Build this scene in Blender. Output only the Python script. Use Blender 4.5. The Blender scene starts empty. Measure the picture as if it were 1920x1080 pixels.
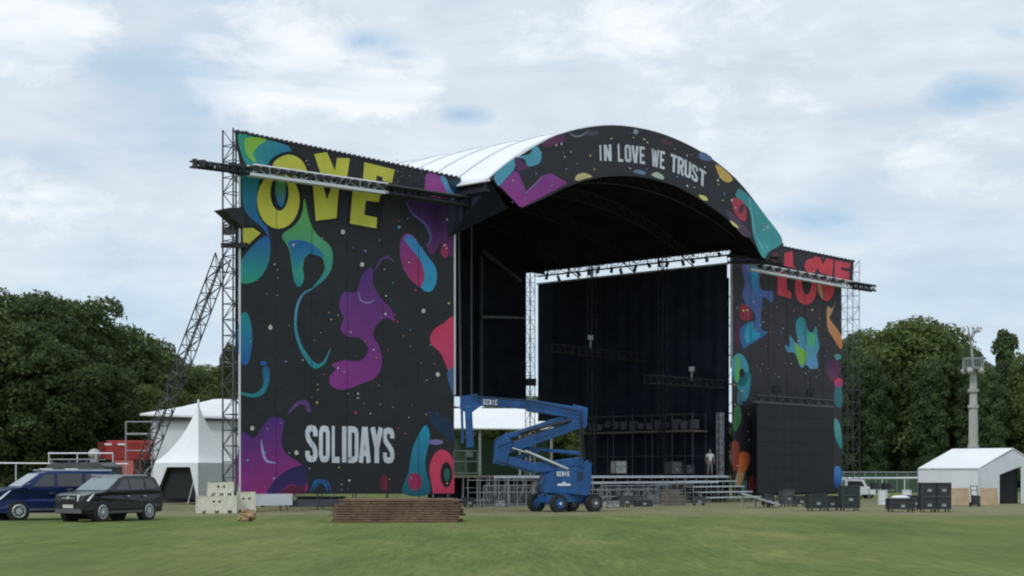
import bpy, math, random
import numpy as np
from mathutils import Vector, Matrix
from mathutils.geometry import tessellate_polygon
random.seed(7)
S = bpy.context.scene
COL = S.collection
PI = math.pi
# ------------------------------------------------------------------ camera, sky, sun, exposure
EYE = 1.75
FPX = 2900.0
cam_d = bpy.data.cameras.new('camera'); cam = bpy.data.objects.new('camera', cam_d); COL.objects.link(cam)
cam.location = (0, 0, EYE); cam.rotation_euler = (PI/2, 0, 0)
cam_d.sensor_width = 36; cam_d.lens = 36*FPX/1920
cam_d.shift_y = (890-540)/1920
cam_d.clip_start = 0.5; cam_d.clip_end = 5000
S.camera = cam
S.render.engine = 'CYCLES'
S.cycles.filter_width = 2.1
S.view_settings.view_transform = 'Standard'; S.view_settings.look = 'None'
S.view_settings.gamma = 1; S.view_settings.use_curve_mapping = False
S.view_settings.exposure = 0.22
SUN_DIR = Vector((-0.38, -0.50, 0.86)).normalized()
sd = bpy.data.lights.new('sun', 'SUN'); sd.energy = 1.3; sd.angle = math.radians(10); sd.color = (1, .97, .92)
so = bpy.data.objects.new('sun', sd); COL.objects.link(so); so.location = (-40, -40, 90)
so.rotation_euler = SUN_DIR.to_track_quat('Z', 'Y').to_euler()

def lin(c):
    c /= 255.0
    return c/12.92 if c <= .04045 else ((c+.055)/1.055)**2.4
def rgb(r, g, b): return (lin(r), lin(g), lin(b), 1.0)

W = bpy.data.worlds.new('World'); S.world = W; W.use_nodes = True
nt = W.node_tree; nt.nodes.clear()
def N(t, typ, **kw):
    n = t.nodes.new(typ)
    for k, v in kw.items():
        if k.startswith('i_'): n.inputs[k[2:].replace('_', ' ')].default_value = v
        else: setattr(n, k, v)
    return n
def L(t, a, b): t.links.new(a, b)
def math_n(t, op, a, b=None):
    n = t.nodes.new('ShaderNodeMath'); n.operation = op
    for i, v in enumerate((a, b)):
        if v is None: continue
        if isinstance(v, (int, float)): n.inputs[i].default_value = v
        else: t.links.new(v, n.inputs[i])
    return n.outputs[0]
def ramp(t, fac, stops, interp='LINEAR'):
    n = t.nodes.new('ShaderNodeValToRGB'); n.color_ramp.interpolation = interp
    el = n.color_ramp.elements
    while len(el) < len(stops): el.new(.5)
    for e, (p, c) in zip(el, stops):
        e.position = p; e.color = c if len(c) == 4 else (*c, 1)
    if fac is not None: t.links.new(fac, n.inputs[0])
    return n.outputs[0]
def mixc(t, fac, a, b, blend='MIX'):
    n = t.nodes.new('ShaderNodeMix'); n.data_type = 'RGBA'; n.blend_type = blend
    for s, v in ((n.inputs[0], fac), (n.inputs[6], a), (n.inputs[7], b)):
        if isinstance(v, (int, float)): s.default_value = v
        elif isinstance(v, tuple): s.default_value = v
        else: t.links.new(v, s)
    return n.outputs[2]

tc = N(nt, 'ShaderNodeTexCoord'); dirv = tc.outputs['Generated']
sky = N(nt, 'ShaderNodeTexSky', sky_type='NISHITA'); sky.sun_disc = False
sky.sun_elevation = math.asin(SUN_DIR.z); sky.sun_rotation = math.atan2(SUN_DIR.x, SUN_DIR.y)
sky.dust_density = 2.0
skyc = mixc(nt, 1.0, sky.outputs[0], (.115, .115, .115, 1), 'MULTIPLY')
def mapped(scale, loc):
    m = N(nt, 'ShaderNodeMapping'); m.inputs['Scale'].default_value = scale; m.inputs['Location'].default_value = loc
    L(nt, dirv, m.inputs[0]); return m.outputs[0]
def noise(v, sc, det, rough, dist=0.0):
    n = N(nt, 'ShaderNodeTexNoise'); n.inputs['Scale'].default_value = sc; n.inputs['Detail'].default_value = det
    n.inputs['Roughness'].default_value = rough; n.inputs['Distortion'].default_value = dist
    L(nt, v, n.inputs['Vector']); return n.outputs['Fac']
big = noise(mapped((1, 1, 2.6), (3.1, .4, 1.2)), 4.2, 7, .55, .3)
fine = noise(mapped((1, 1, 1.9), (0.3, 1.9, .2)), 15, 12, .66, .35)
streak = noise(mapped((1, 1, 6.5), (.7, 5.2, 3.0)), 5.5, 6, .55, .4)
sep = N(nt, 'ShaderNodeSeparateXYZ'); L(nt, dirv, sep.inputs[0])
hz = sep.outputs['Z']
# overcast veil: greyer and bluer low down, white puffs higher up
veil = mixc(nt, ramp(nt, hz, [(.03, (0, 0, 0)), (.21, (1, 1, 1))]), rgb(176, 201, 218), rgb(194, 204, 214))
shade = ramp(nt, fine, [(.34, (0, 0, 0)), (.66, (1, 1, 1))])
bshade = ramp(nt, big, [(.38, (0, 0, 0)), (.60, (1, 1, 1))])
cl = mixc(nt, math_n(nt, 'MULTIPLY', shade, .45), veil, rgb(208, 218, 227))
def spots(tab):
    g_ = None
    for (gx, gy, r, st) in tab:
        d = N(nt, 'ShaderNodeVectorMath', operation='SUBTRACT'); L(nt, dirv, d.inputs[0]); d.inputs[1].default_value = Vector(((gx-960)/FPX, 1, (890-gy)/FPX)).normalized()
        m = N(nt, 'ShaderNodeVectorMath', operation='MULTIPLY'); L(nt, d.outputs[0], m.inputs[0]); m.inputs[1].default_value = (1, 1, 2.2)
        l = N(nt, 'ShaderNodeVectorMath', operation='LENGTH'); L(nt, m.outputs[0], l.inputs[0])
        v = math_n(nt, 'MULTIPLY', math_n(nt, 'MAXIMUM', math_n(nt, 'SUBTRACT', 1.0, math_n(nt, 'DIVIDE', l.outputs['Value'], r)), 0.0), st)
        g_ = v if g_ is None else math_n(nt, 'MAXIMUM', g_, v)
    return g_
puffd = math_n(nt, 'ADD', math_n(nt, 'MULTIPLY', spots(((40, 60, .09, 1), (560, 90, .10, .95), (700, 170, .07, 1.1), (480, 160, .08, .8), (1180, 40, .12, .5), (60, 360, .08, .6), (1400, 160, .16, .4), (1750, 300, .10, .45))), 1.0), math_n(nt, 'MULTIPLY', math_n(nt, 'SUBTRACT', fine, .50), 1.6))
cl = mixc(nt, math_n(nt, 'MULTIPLY', math_n(nt, 'MULTIPLY', bshade, shade), .55), cl, rgb(226, 231, 237))
cl = mixc(nt, math_n(nt, 'MULTIPLY', ramp(nt, puffd, [(.28, (0, 0, 0)), (.58, (1, 1, 1))]), .85), cl, rgb(230, 233, 236))
grey = ramp(nt, streak, [(.48, (0, 0, 0)), (.72, (1, 1, 1))])
cl = mixc(nt, math_n(nt, 'MULTIPLY', grey, .55), cl, rgb(172, 190, 206))
# gaps of blue between the clouds
def pdir(x, y): return Vector(((x-960)/FPX, 1, (890-y)/FPX)).normalized()
gap = None
for (gx, gy, r, st) in ((680, 75, .055, .95), (868, 215, .035, 1.05), (1840, 175, .055, 1.0), (1560, 405, .09, .75), (740, 100, .03, .7), (250, 590, .13, .6), (1700, 560, .12, .5), (1900, 60, .03, .5)):
    d = N(nt, 'ShaderNodeVectorMath', operation='SUBTRACT'); L(nt, dirv, d.inputs[0]); d.inputs[1].default_value = pdir(gx, gy)
    m = N(nt, 'ShaderNodeVectorMath', operation='MULTIPLY'); L(nt, d.outputs[0], m.inputs[0]); m.inputs[1].default_value = (1, 1, 2.6)
    l = N(nt, 'ShaderNodeVectorMath', operation='LENGTH'); L(nt, m.outputs[0], l.inputs[0])
    v = math_n(nt, 'SUBTRACT', 1.0, math_n(nt, 'DIVIDE', l.outputs['Value'], r))
    v = math_n(nt, 'MULTIPLY', math_n(nt, 'MAXIMUM', v, 0.0), st)
    gap = v if gap is None else math_n(nt, 'MAXIMUM', gap, v)
gapn = ramp(nt, math_n(nt, 'ADD', math_n(nt, 'MULTIPLY', gap, .9), math_n(nt, 'MULTIPLY', math_n(nt, 'SUBTRACT', fine, .5), 1.5)), [(.30, (0, 0, 0)), (.80, (.80, .80, .80))])
gapn2 = math_n(nt, 'MAXIMUM', gapn, ramp(nt, big, [(.28, (.5, .5, .5)), (.42, (.04, .04, .04))]))
final = mixc(nt, gapn2, cl, mixc(nt, .8, skyc, rgb(146, 180, 210)))
low = ramp(nt, hz, [(.0, (1, 1, 1)), (.02, (0, 0, 0))])
bg = N(nt, 'ShaderNodeBackground'); L(nt, final, bg.inputs[0]); bg.inputs[1].default_value = 1.07
wo = N(nt, 'ShaderNodeOutputWorld'); L(nt, bg.outputs[0], wo.inputs[0])

# ------------------------------------------------------------------ materials
def material(name, col, rough=.7, metal=0.0, bump=0.0, bscale=8.0, var=0.0, vscale=3.0, spec=.5, attr=False, dirt=None):
    m = bpy.data.materials.new(name); m.use_nodes = True; t = m.node_tree
    b = t.nodes['Principled BSDF']
    b.inputs['Roughness'].default_value = rough; b.inputs['Metallic'].default_value = metal
    b.inputs['Specular IOR Level'].default_value = spec
    c = col if len(col) == 4 else (*col, 1)
    tcn = N(t, 'ShaderNodeTexCoord')
    if attr:
        a = N(t, 'ShaderNodeAttribute', attribute_name='Col'); src = a.outputs['Color']
    else: src = None
    if var or attr:
        n = N(t, 'ShaderNodeTexNoise'); n.inputs['Scale'].default_value = vscale; n.inputs['Detail'].default_value = 5
        L(t, tcn.outputs['Object'], n.inputs['Vector'])
        v = var or .12
        k_ = 1.22 if name == 'banner_print' else 1.0
        f = ramp(t, n.outputs['Fac'], [(.3, ((1-v)*k_,)*3), (.7, ((1+v)*k_,)*3)])
        out = mixc(t, 1.0, src if src is not None else c, f, 'MULTIPLY')
        if dirt:
            n2 = N(t, 'ShaderNodeTexNoise'); n2.inputs['Scale'].default_value = vscale*3; n2.inputs['Detail'].default_value = 8
            L(t, tcn.outputs['Object'], n2.inputs['Vector'])
            out = mixc(t, ramp(t, n2.outputs['Fac'], [(.5, (0, 0, 0)), (.75, (.6, .6, .6))]), out, dirt)
        L(t, out, b.inputs['Base Color'])
    else: b.inputs['Base Color'].default_value = c
    if bump:
        n = N(t, 'ShaderNodeTexNoise'); n.inputs['Scale'].default_value = bscale; n.inputs['Detail'].default_value = 4
        L(t, tcn.outputs['Object'], n.inputs['Vector'])
        bp = N(t, 'ShaderNodeBump'); bp.inputs['Strength'].default_value = bump; bp.inputs['Distance'].default_value = .1
        L(t, n.outputs['Fac'], bp.inputs['Height']); L(t, bp.outputs[0], b.inputs['Normal'])
    return m
M = {}
M['print'] = material('banner_print', (1, 1, 1), .62, bump=.9, bscale=.7, attr=True, var=.14, vscale=.5, spec=.3)
M['black_cloth'] = material('black_cloth', rgb(40, 44, 56), .9, var=.25, vscale=.8, bump=.5, bscale=1.5, spec=.1)
M['ceiling'] = material('black_ceiling', rgb(36, 34, 38), .95, var=.4, vscale=.5, spec=.1)
M['membrane'] = material('white_membrane', (.80, .82, .86), .55, var=.05, vscale=.4, bump=.2, bscale=.6)
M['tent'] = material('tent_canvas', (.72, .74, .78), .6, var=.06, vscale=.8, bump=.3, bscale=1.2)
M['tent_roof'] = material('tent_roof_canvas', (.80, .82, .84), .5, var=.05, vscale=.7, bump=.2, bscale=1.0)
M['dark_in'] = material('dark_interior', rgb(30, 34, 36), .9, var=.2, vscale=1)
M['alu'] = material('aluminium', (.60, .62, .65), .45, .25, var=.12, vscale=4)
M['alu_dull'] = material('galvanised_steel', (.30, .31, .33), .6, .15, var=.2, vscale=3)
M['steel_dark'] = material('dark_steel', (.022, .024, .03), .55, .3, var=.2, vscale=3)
M['steel_mid'] = material('grey_steel', (.09, .095, .105), .55, .3, var=.2, vscale=3)
M['deck'] = material('deck_ply', (.17, .15, .13), .8, var=.2, vscale=2)
M['screen'] = material('screen_panel', rgb(29, 33, 37), .75, var=.08, vscale=1)
M['black_plastic'] = material('black_plastic', (.02, .021, .023), .5, var=.1, vscale=5)
M['rubber'] = material('rubber', (.025, .025, .026), .85, var=.15, vscale=8)
M['blue_lift'] = material('blue_machine_paint', (.008, .078, .255), .45, var=.28, vscale=2, dirt=(.05, .07, .12, 1))
M['white_mark'] = material('white_marking', (.75, .76, .8), .5, var=.04)
M['van_blue'] = material('blue_car_paint', (.012, .028, .115), .22, .2, var=.08, vscale=1)
M['suv_black'] = material('black_car_paint', (.016, .018, .02), .22, .1, var=.08, vscale=1)
M['glass'] = material('tinted_glass', (.010, .016, .018), .18, .0, var=.05, spec=1.0)
M['windscreen'] = material('windscreen_glass', (.16, .21, .23), .08, .0, var=.1, vscale=1.5, spec=1.0)
M['chrome'] = material('chrome', (.6, .61, .62), .2, .9, var=.05)
M['lamp'] = material('lamp_glass', (.7, .74, .8), .15, 0, var=.05, spec=1)
M['grey_trim'] = material('grey_trim', (.10, .10, .105), .6, var=.1)
M['cream'] = material('cream_concrete', (.70, .69, .58), .85, var=.12, vscale=3, bump=.3, bscale=9, dirt=(.42, .40, .32, 1))
M['wood'] = material('brown_boards', (.19, .115, .075), .85, var=.35, vscale=2.0, bump=.5, bscale=7, dirt=(.09, .045, .035, 1))
M['plywood'] = material('plywood', (.42, .31, .20), .8, var=.2, vscale=2)
M['red'] = material('red_paint', (.36, .035, .035), .55, var=.25, vscale=1.2)
M['salmon'] = material('faded_red_paint', (.45, .12, .10), .6, var=.2, vscale=1.2)
M['concrete'] = material('pale_concrete', (.42, .42, .40), .85, var=.15, vscale=1.5)
M['green_mesh'] = material('green_mesh', (.05, .09, .06), .9, var=.2)
M['straw'] = material('tan_heap', (.33, .22, .12), .9, var=.4, vscale=3, bump=.8, bscale=10)
M['case'] = material('flight_case', (.028, .03, .036), .5, var=.2, vscale=4)
M['case_green'] = material('dark_green_case', (.022, .034, .033), .6, var=.2, vscale=4)
M['bark'] = material('bark', (.07, .055, .042), .9, var=.3, vscale=4, bump=.5, bscale=12)
M['skin'] = material('skin', (.36, .22, .16), .6, var=.03)
M['white_shirt'] = material('white_shirt', (.80, .80, .80), .8, var=.03)
M['grey_trousers'] = material('grey_trousers', (.22, .225, .23), .85, var=.05)
M['hair'] = material('hair', (.03, .022, .018), .8, var=.1)
M['plate'] = material('plate', (.6, .6, .55), .5, var=.05)

def leaf_mat(name, c1, c2, c3, sc):
    m = bpy.data.materials.new(name); m.use_nodes = True; t = m.node_tree; b = t.nodes['Principled BSDF']
    g = N(t, 'ShaderNodeNewGeometry'); tcn = N(t, 'ShaderNodeTexCoord')
    n = N(t, 'ShaderNodeTexNoise'); n.inputs['Scale'].default_value = sc; n.inputs['Detail'].default_value = 4
    L(t, tcn.outputs['Object'], n.inputs['Vector'])
    oi = N(t, 'ShaderNodeObjectInfo')
    f = math_n(t, 'ADD', math_n(t, 'MULTIPLY', n.outputs['Fac'], .9), math_n(t, 'MULTIPLY', g.outputs['Random Per Island'], .35))
    f = math_n(t, 'ADD', f, math_n(t, 'MULTIPLY', math_n(t, 'SUBTRACT', oi.outputs['Random'], .5), .25))
    L(t, ramp(t, f, [(.35, c1), (.6, c2), (.85, c3)]), b.inputs['Base Color'])
    b.inputs['Roughness'].default_value = .6; b.inputs['Specular IOR Level'].default_value = .25
    tr = N(t, 'ShaderNodeBsdfTranslucent'); tr.inputs[0].default_value = (*c3[:3], 1)
    mx = N(t, 'ShaderNodeMixShader'); mx.inputs[0].default_value = .28
    o = t.nodes['Material Output']
    L(t, b.outputs[0], mx.inputs[1]); L(t, tr.outputs[0], mx.inputs[2]); L(t, mx.outputs[0], o.inputs[0])
    return m
M['leaf_dark'] = leaf_mat('dark_leaves', (.026, .050, .018), (.056, .092, .028), (.115, .150, .042), .22)
M['leaf_mid'] = leaf_mat('mid_leaves', (.042, .074, .024), (.085, .130, .036), (.155, .190, .058), .22)
M['leaf_deep'] = leaf_mat('deep_leaves', (.034, .062, .028), (.062, .104, .040), (.105, .150, .056), .20)

# ------------------------------------------------------------------ mesh builder
class MB:
    def __init__(s): s.v = []; s.f = []; s.mi = []; s.c = []
    def add(s, vs, fs, mi=0, col=None):
        o = len(s.v); s.v += [Vector(p) for p in vs]
        for f in fs:
            s.f.append(tuple(i+o for i in f)); s.mi.append(mi)
        s.c += (col if col else [(1, 1, 1, 1)]*len(vs))
        return s
    def box(s, c, size, rot=None, mi=0, taper=None):
        c = Vector(c); hx, hy, hz_ = size[0]/2, size[1]/2, size[2]/2
        vs = []
        for z in (-1, 1):
            k = taper if (taper and z > 0) else 1
            for x, y in ((-1, -1), (1, -1), (1, 1), (-1, 1)):
                p = Vector((x*hx*k, y*hy*k, z*hz_))
                vs.append(c + (rot @ p if rot else p))
        return s.add(vs, [(0, 3, 2, 1), (4, 5, 6, 7), (0, 1, 5, 4), (1, 2, 6, 5), (2, 3, 7, 6), (3, 0, 4, 7)], mi)
    def beam(s, a, b, wy, wz, mi=0, up=(0, 0, 1)):
        a, b = Vector(a), Vector(b); d = b-a; l = d.length; x = d.normalized(); u = Vector(up)
        if abs(x.dot(u)) > .98: u = Vector((0, 1, 0))
        y = u.cross(x).normalized(); z = x.cross(y)
        R = Matrix((x, y, z)).transposed()
        return s.box((a+b)/2, (l, wy, wz), R, mi)
    def tube(s, a, b, r, n=5, mi=0, r2=None, caps=True):
        a, b = Vector(a), Vector(b); x = (b-a).normalized()
        u = Vector((0, 0, 1)) if abs(x.z) < .9 else Vector((1, 0, 0))
        y = x.cross(u).normalized(); z = x.cross(y); r2 = r if r2 is None else r2
        vs = []
        for p, rr in ((a, r), (b, r2)):
            for i in range(n):
                t = 2*PI*i/n; vs.append(p + y*math.cos(t)*rr + z*math.sin(t)*rr)
        fs = [(i, (i+1) % n, n+(i+1) % n, n+i) for i in range(n)]
        if caps: fs += [tuple(range(n-1, -1, -1)), tuple(range(n, 2*n))]
        return s.add(vs, fs, mi)
    def poly(s, pts, mi=0, col=None):
        tr = tessellate_polygon([[Vector(p) for p in pts]])
        return s.add(pts, [tuple(t) for t in tr], mi, col)
    def extr(s, pts, off, mi=0):       # closed prism from a polygon
        n = len(pts); off = Vector(off); a = [Vector(p) for p in pts]
        tr = tessellate_polygon([a])
        fs = [tuple(t) for t in tr] + [tuple(i+n for i in reversed(t)) for t in tr] + [(i, (i+1) % n, n+(i+1) % n, n+i) for i in range(n)]
        return s.add(a+[p+off for p in a], fs, mi)
    def sphere(s, c, r, nu=12, nv=8, mi=0, sc=(1, 1, 1)):
        vs = []; c = Vector(c)
        for j in range(nv+1):
            ph = PI*j/nv
            for i in range(nu):
                th = 2*PI*i/nu
                vs.append(c+Vector((r*sc[0]*math.sin(ph)*math.cos(th), r*sc[1]*math.sin(ph)*math.sin(th), r*sc[2]*math.cos(ph))))
        fs = [(j*nu+i, (j+1)*nu+i, (j+1)*nu+(i+1) % nu, j*nu+(i+1) % nu) for j in range(nv) for i in range(nu)]
        return s.add(vs, fs, mi)
    def truss(s, a, b, w, h, bay=1.0, rc=.04, rd=.025, mi=0, up=(0, 0, 1)):
        a, b = Vector(a), Vector(b); d = b-a; l = d.length; x = d.normalized(); u = Vector(up)
        if abs(x.dot(u)) > .98: u = NV
        y = u.cross(x).normalized(); z = x.cross(y)
        cs = [(-w/2, -h/2), (w/2, -h/2), (w/2, h/2), (-w/2, h/2)]
        P = lambda k, t: a + x*t + y*cs[k][0] + z*cs[k][1]
        for k in range(4): s.tube(P(k, 0), P(k, l), rc, 4, mi)
        n = max(1, round(l/bay)); st = l/n
        for i in range(n):
            for k in range(4):
                k2 = (k+1) % 4
                if (i+k) % 2: s.tube(P(k, i*st), P(k2, (i+1)*st), rd, 3, mi)
                else: s.tube(P(k2, i*st), P(k, (i+1)*st), rd, 3, mi)
                s.tube(P(k, i*st), P(k2, i*st), rd, 3, mi)
        return s
    def build(s, name, mats, parent=None, smooth=False, world=True, bevel=0, colour=False):
        me = bpy.data.meshes.new(name)
        off = Vector((0, 0, 0))
        if world:
            p = parent
            while p: off += p.location; p = p.parent
        me.from_pydata([tuple(v-off) for v in s.v], [], s.f)
        for m in (mats if isinstance(mats, (list, tuple)) else [mats]): me.materials.append(M[m])
        me.polygons.foreach_set('material_index', s.mi)
        if smooth: me.polygons.foreach_set('use_smooth', [True]*len(s.f))
        if colour:
            ca = me.color_attributes.new('Col', 'FLOAT_COLOR', 'POINT')
            ca.data.foreach_set('color', [x for c in s.c for x in c])
        me.update()
        o = bpy.data.objects.new(name, me); COL.objects.link(o)
        if parent: o.parent = parent
        if bevel:
            bm = o.modifiers.new('bevel', 'BEVEL'); bm.width = bevel; bm.segments = 2; bm.limit_method = 'ANGLE'
            bm.angle_limit = math.radians(35); bm.harden_normals = False
        return o
def tag(o, label=None, cat=None, group=None, kind=None):
    if label: o['label'] = label
    if cat: o['category'] = cat
    if group: o['group'] = group
    if kind: o['kind'] = kind
    return o
def root(name, loc, label, cat, group=None, rz=0):
    o = bpy.data.objects.new(name, None); COL.objects.link(o); o.location = loc; o.rotation_euler = (0, 0, rz)
    o.empty_display_size = .2
    return tag(o, label, cat, group)
def copy_tree(o, parent=None):
    c = o.copy(); COL.objects.link(c)
    if parent: c.parent = parent
    for ch in list(o.children): copy_tree(ch, c)
    return c

# ------------------------------------------------------------------ the stage's own frame: u along its front, w out of it, z up
P0 = Vector((-13.0, 72.5, 0)); UD = Vector((.6637, .7480, 0)).normalized(); NV = Vector((.7480, -.6637, 0)).normalized()
def ST(u, w, z): return P0 + UD*u + NV*w + Vector((0, 0, z))
def FP(x, y, w):                       # the point of the plane w seen at a photo position
    k = (x-960)/FPX; q = P0+NV*w
    u = (k*q.y-q.x)/(UD.x-k*UD.y); Y = q.y+u*UD.y
    return Vector((q.x+u*UD.x, Y, EYE+(890-y)*Y/FPX))
def FU(x, w): return (FP(x, 890, w)-P0).dot(UD)
def GP(x, y): Y = EYE*FPX/(y-890); return Vector(((x-960)/FPX*Y, Y, 0))
def AT(x, y, Y): return Vector(((x-960)/FPX*Y, Y, EYE+(890-y)*Y/FPX))

# ------------------------------------------------------------------ ground
def ground_mat():
    m = bpy.data.materials.new('grass_and_dirt'); m.use_nodes = True; t = m.node_tree; b = t.nodes['Principled BSDF']
    g = N(t, 'ShaderNodeNewGeometry'); pos = g.outputs['Position']
    def nz(sc, det, vec=(1, 1, 1), off=0):
        mp = N(t, 'ShaderNodeMapping'); mp.inputs['Scale'].default_value = vec; mp.inputs['Location'].default_value = (off, off, 0); L(t, pos, mp.inputs[0])
        n = N(t, 'ShaderNodeTexNoise'); n.inputs['Scale'].default_value = sc; n.inputs['Detail'].default_value = det; n.inputs['Roughness'].default_value = .6
        L(t, mp.outputs[0], n.inputs['Vector']); return n.outputs['Fac']
    a = nz(.20, 7, (1, .35, 1)); f = nz(2.2, 6, (1, .5, 1), 4); c = nz(.045, 3, (1, 1, 1), 9)
    col = ramp(t, a, [(.34, (.082, .122, .038)), (.5, (.122, .160, .054)), (.64, (.195, .212, .086))])
    col = mixc(t, .35, col, ramp(t, f, [(.3, (.095, .132, .042)), (.7, (.150, .180, .066))]))
    g1 = nz(7, 6, (1, .10, 1), 5); col = mixc(t, 1.0, col, ramp(t, g1, [(.3, (.70, .74, .68)), (.7, (1.28, 1.25, 1.2))]), 'MULTIPLY')
    g2 = nz(1.1, 5, (1, .14, 1), 11); col = mixc(t, 1.0, col, ramp(t, g2, [(.32, (.80, .84, .80)), (.68, (1.20, 1.17, 1.08))]), 'MULTIPLY')
    col = mixc(t, ramp(t, c, [(.42, (0, 0, 0)), (.62, (.5, .5, .5))]), col, (.15, .165, .065, 1))
    sp = N(t, 'ShaderNodeSeparateXYZ'); L(t, pos, sp.inputs[0])
    y = math_n(t, 'ADD', sp.outputs['Y'], math_n(t, 'MULTIPLY', math_n(t, 'SUBTRACT', nz(.35, 5, (.4, 1, 1), 2), .5), 9))
    far = math_n(t, 'SUBTRACT', y, math_n(t, 'MULTIPLY', sp.outputs['X'], .06))
    dirt = ramp(t, math_n(t, 'DIVIDE', far, 200), [(.315, (0, 0, 0)), (.345, (.9, .9, .9)), (.50, (.85, .85, .85)), (.60, (0, 0, 0))])
    patch = ramp(t, nz(.9, 6, (.5, 1, 1), 7), [(.35, (.25, .25, .25)), (.6, (1, 1, 1))])
    dcol = ramp(t, nz(1.6, 6, (1, 1, 1), 3), [(.3, (.17, .155, .095)), (.7, (.31, .29, .20))])
    col = mixc(t, math_n(t, 'MULTIPLY', dirt, patch), col, dcol)
    L(t, col, b.inputs['Base Color']); b.inputs['Roughness'].default_value = .95; b.inputs['Specular IOR Level'].default_value = .1
    bp = N(t, 'ShaderNodeBump'); bp.inputs['Strength'].default_value = .4; bp.inputs['Distance'].default_value = .06
    L(t, nz(14, 6), bp.inputs['Height']); L(t, bp.outputs[0], b.inputs['Normal'])
    return m
M['ground'] = ground_mat()
g = MB(); g.add([(-1500, -300, 0), (1500, -300, 0), (1500, 2500, 0), (-1500, 2500, 0)], [(0, 1, 2, 3)])
tag(g.build('ground', 'ground'), kind='structure')

def np_mesh(name, V, nverts_per_face, mat):
    nf = len(V)//nverts_per_face
    me = bpy.data.meshes.new(name); me.vertices.add(len(V)); me.vertices.foreach_set('co', V.astype(np.float32).ravel())
    me.loops.add(len(V)); me.loops.foreach_set('vertex_index', np.arange(len(V), dtype=np.int32))
    me.polygons.add(nf); me.polygons.foreach_set('loop_start', np.arange(nf, dtype=np.int32)*nverts_per_face)
    try: me.polygons.foreach_set('loop_total', np.full(nf, nverts_per_face, dtype=np.int32))
    except Exception: pass
    me.update(calc_edges=True); me.validate(); me.materials.append(M[mat]); return me
# ------------------------------------------------------------------ printed banners
YEL = rgb(198, 194, 74); TEA = rgb(35, 135, 140); BLU = rgb(35, 95, 165); GRN = rgb(105, 170, 75); PUR = rgb(122, 48, 130); DPU = rgb(70, 45, 120)
MAG = rgb(140, 45, 115); PNK = rgb(205, 62, 95); WHT = rgb(205, 207, 216); BLK = rgb(38, 40, 44); DRK = rgb(22, 24, 29); NAV = rgb(30, 38, 85); CYN = rgb(40, 150, 185)
SKYB = rgb(90, 150, 190); RED = rgb(202, 66, 84); ORG = rgb(225, 105, 62); TAN = rgb(190, 150, 110); LIL = rgb(130, 115, 170); CREAM = rgb(215, 205, 130)
def smooth_pts(pts, sub=4):
    n = len(pts); out = []
    for i in range(n):
        p0, p1, p2, p3 = [Vector((*pts[(i+k-1) % n], 0)) for k in range(4)]
        for j in range(sub):
            t = j/sub
            q = .5*((2*p1)+(p2-p0)*t+(2*p0-5*p1+4*p2-p3)*t*t+(3*p1-p0-3*p2+p3)*t**3)
            out.append((q.x, q.y))
    return out
def ell(cx, cy, rx, ry, n=24, rot=0):
    c, s_ = math.cos(rot), math.sin(rot)
    return [(cx+rx*math.cos(t)*c-ry*math.sin(t)*s_, cy+rx*math.cos(t)*s_+ry*math.sin(t)*c) for t in [2*PI*i/n for i in range(n)]]
def crescent(path, wid):
    """a tapering ribbon along a list of photo positions"""
    n = len(path); Lp = []; Rp = []
    for i, p in enumerate(path):
        a = Vector(path[max(i-1, 0)]); b = Vector(path[min(i+1, n-1)]); d = (b-a).normalized(); nn = Vector((-d.y, d.x))
        w_ = wid[i] if isinstance(wid, (list, tuple)) else wid*math.sin(PI*(i+.35)/(n-.3))
        q = Vector(p); Lp.append(tuple(q+nn*w_/2)); Rp.append(tuple(q-nn*w_/2))
    return Lp+Rp[::-1]
GL = {  # strokes in a box .45 wide and 1 high, stroke .15
 'S': [[(.375, .70), (.375, .82), (.33, .90), (.225, .925), (.12, .90), (.075, .82), (.075, .72), (.11, .62), (.225, .5), (.34, .38), (.375, .28), (.375, .18), (.33, .10), (.225, .075), (.12, .1), (.075, .18), (.075, .3)]],
 'O': [[(.225, .925), (.12, .90), (.075, .80), (.075, .2), (.12, .1), (.225, .075), (.33, .1), (.375, .2), (.375, .8), (.33, .9), (.225, .925)]],
 'L': [[(.075, 1), (.075, .07), (.44, .07)]],
 'I': [[(.225, 1), (.225, 0)]],
 'D': [[(.075, .075), (.075, .925), (.24, .925), (.34, .89), (.375, .8), (.375, .2), (.34, .11), (.24, .075), (0.0, .075)]],
 'A': [[(.07, 0), (.20, 1)], [(.38, 0), (.25, 1)], [(.1, .27), (.35, .27)]],
 'Y': [[(.07, 1), (.225, .42)], [(.38, 1), (.225, .42)], [(.225, .48), (.225, 0)]],
 'N': [[(.075, 0), (.075, 1)], [(.375, 0), (.375, 1)], [(.09, .95), (.36, .05)]],
 'V': [[(.07, 1), (.2, 0)], [(.38, 1), (.25, 0)]],
 'E': [[(.44, .925), (.075, .925), (.075, .075), (.44, .075)], [(.075, .5), (.38, .5)]],
 'W': [[(.05, 1), (.13, 0)], [(.225, .95), (.15, 0)], [(.225, .95), (.30, 0)], [(.40, 1), (.32, 0)]],
 'T': [[(0, .925), (.45, .925)], [(.225, .93), (.225, 0)]],
 'R': [[(.075, 0), (.075, .925), (.26, .925), (.35, .88), (.375, .8), (.375, .62), (.33, .53), (.24, .5), (.08, .5)], [(.22, .5), (.375, 0)]],
 'U': [[(.075, 1), (.075, .2), (.12, .1), (.225, .075), (.33, .1), (.375, .2), (.375, 1)]],
 'G': [[(.375, .7), (.375, .82), (.33, .9), (.225, .925), (.12, .9), (.075, .8), (.075, .2), (.12, .1), (.225, .075), (.33, .1), (.375, .2), (.375, .45), (.22, .45)]],
}
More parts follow.
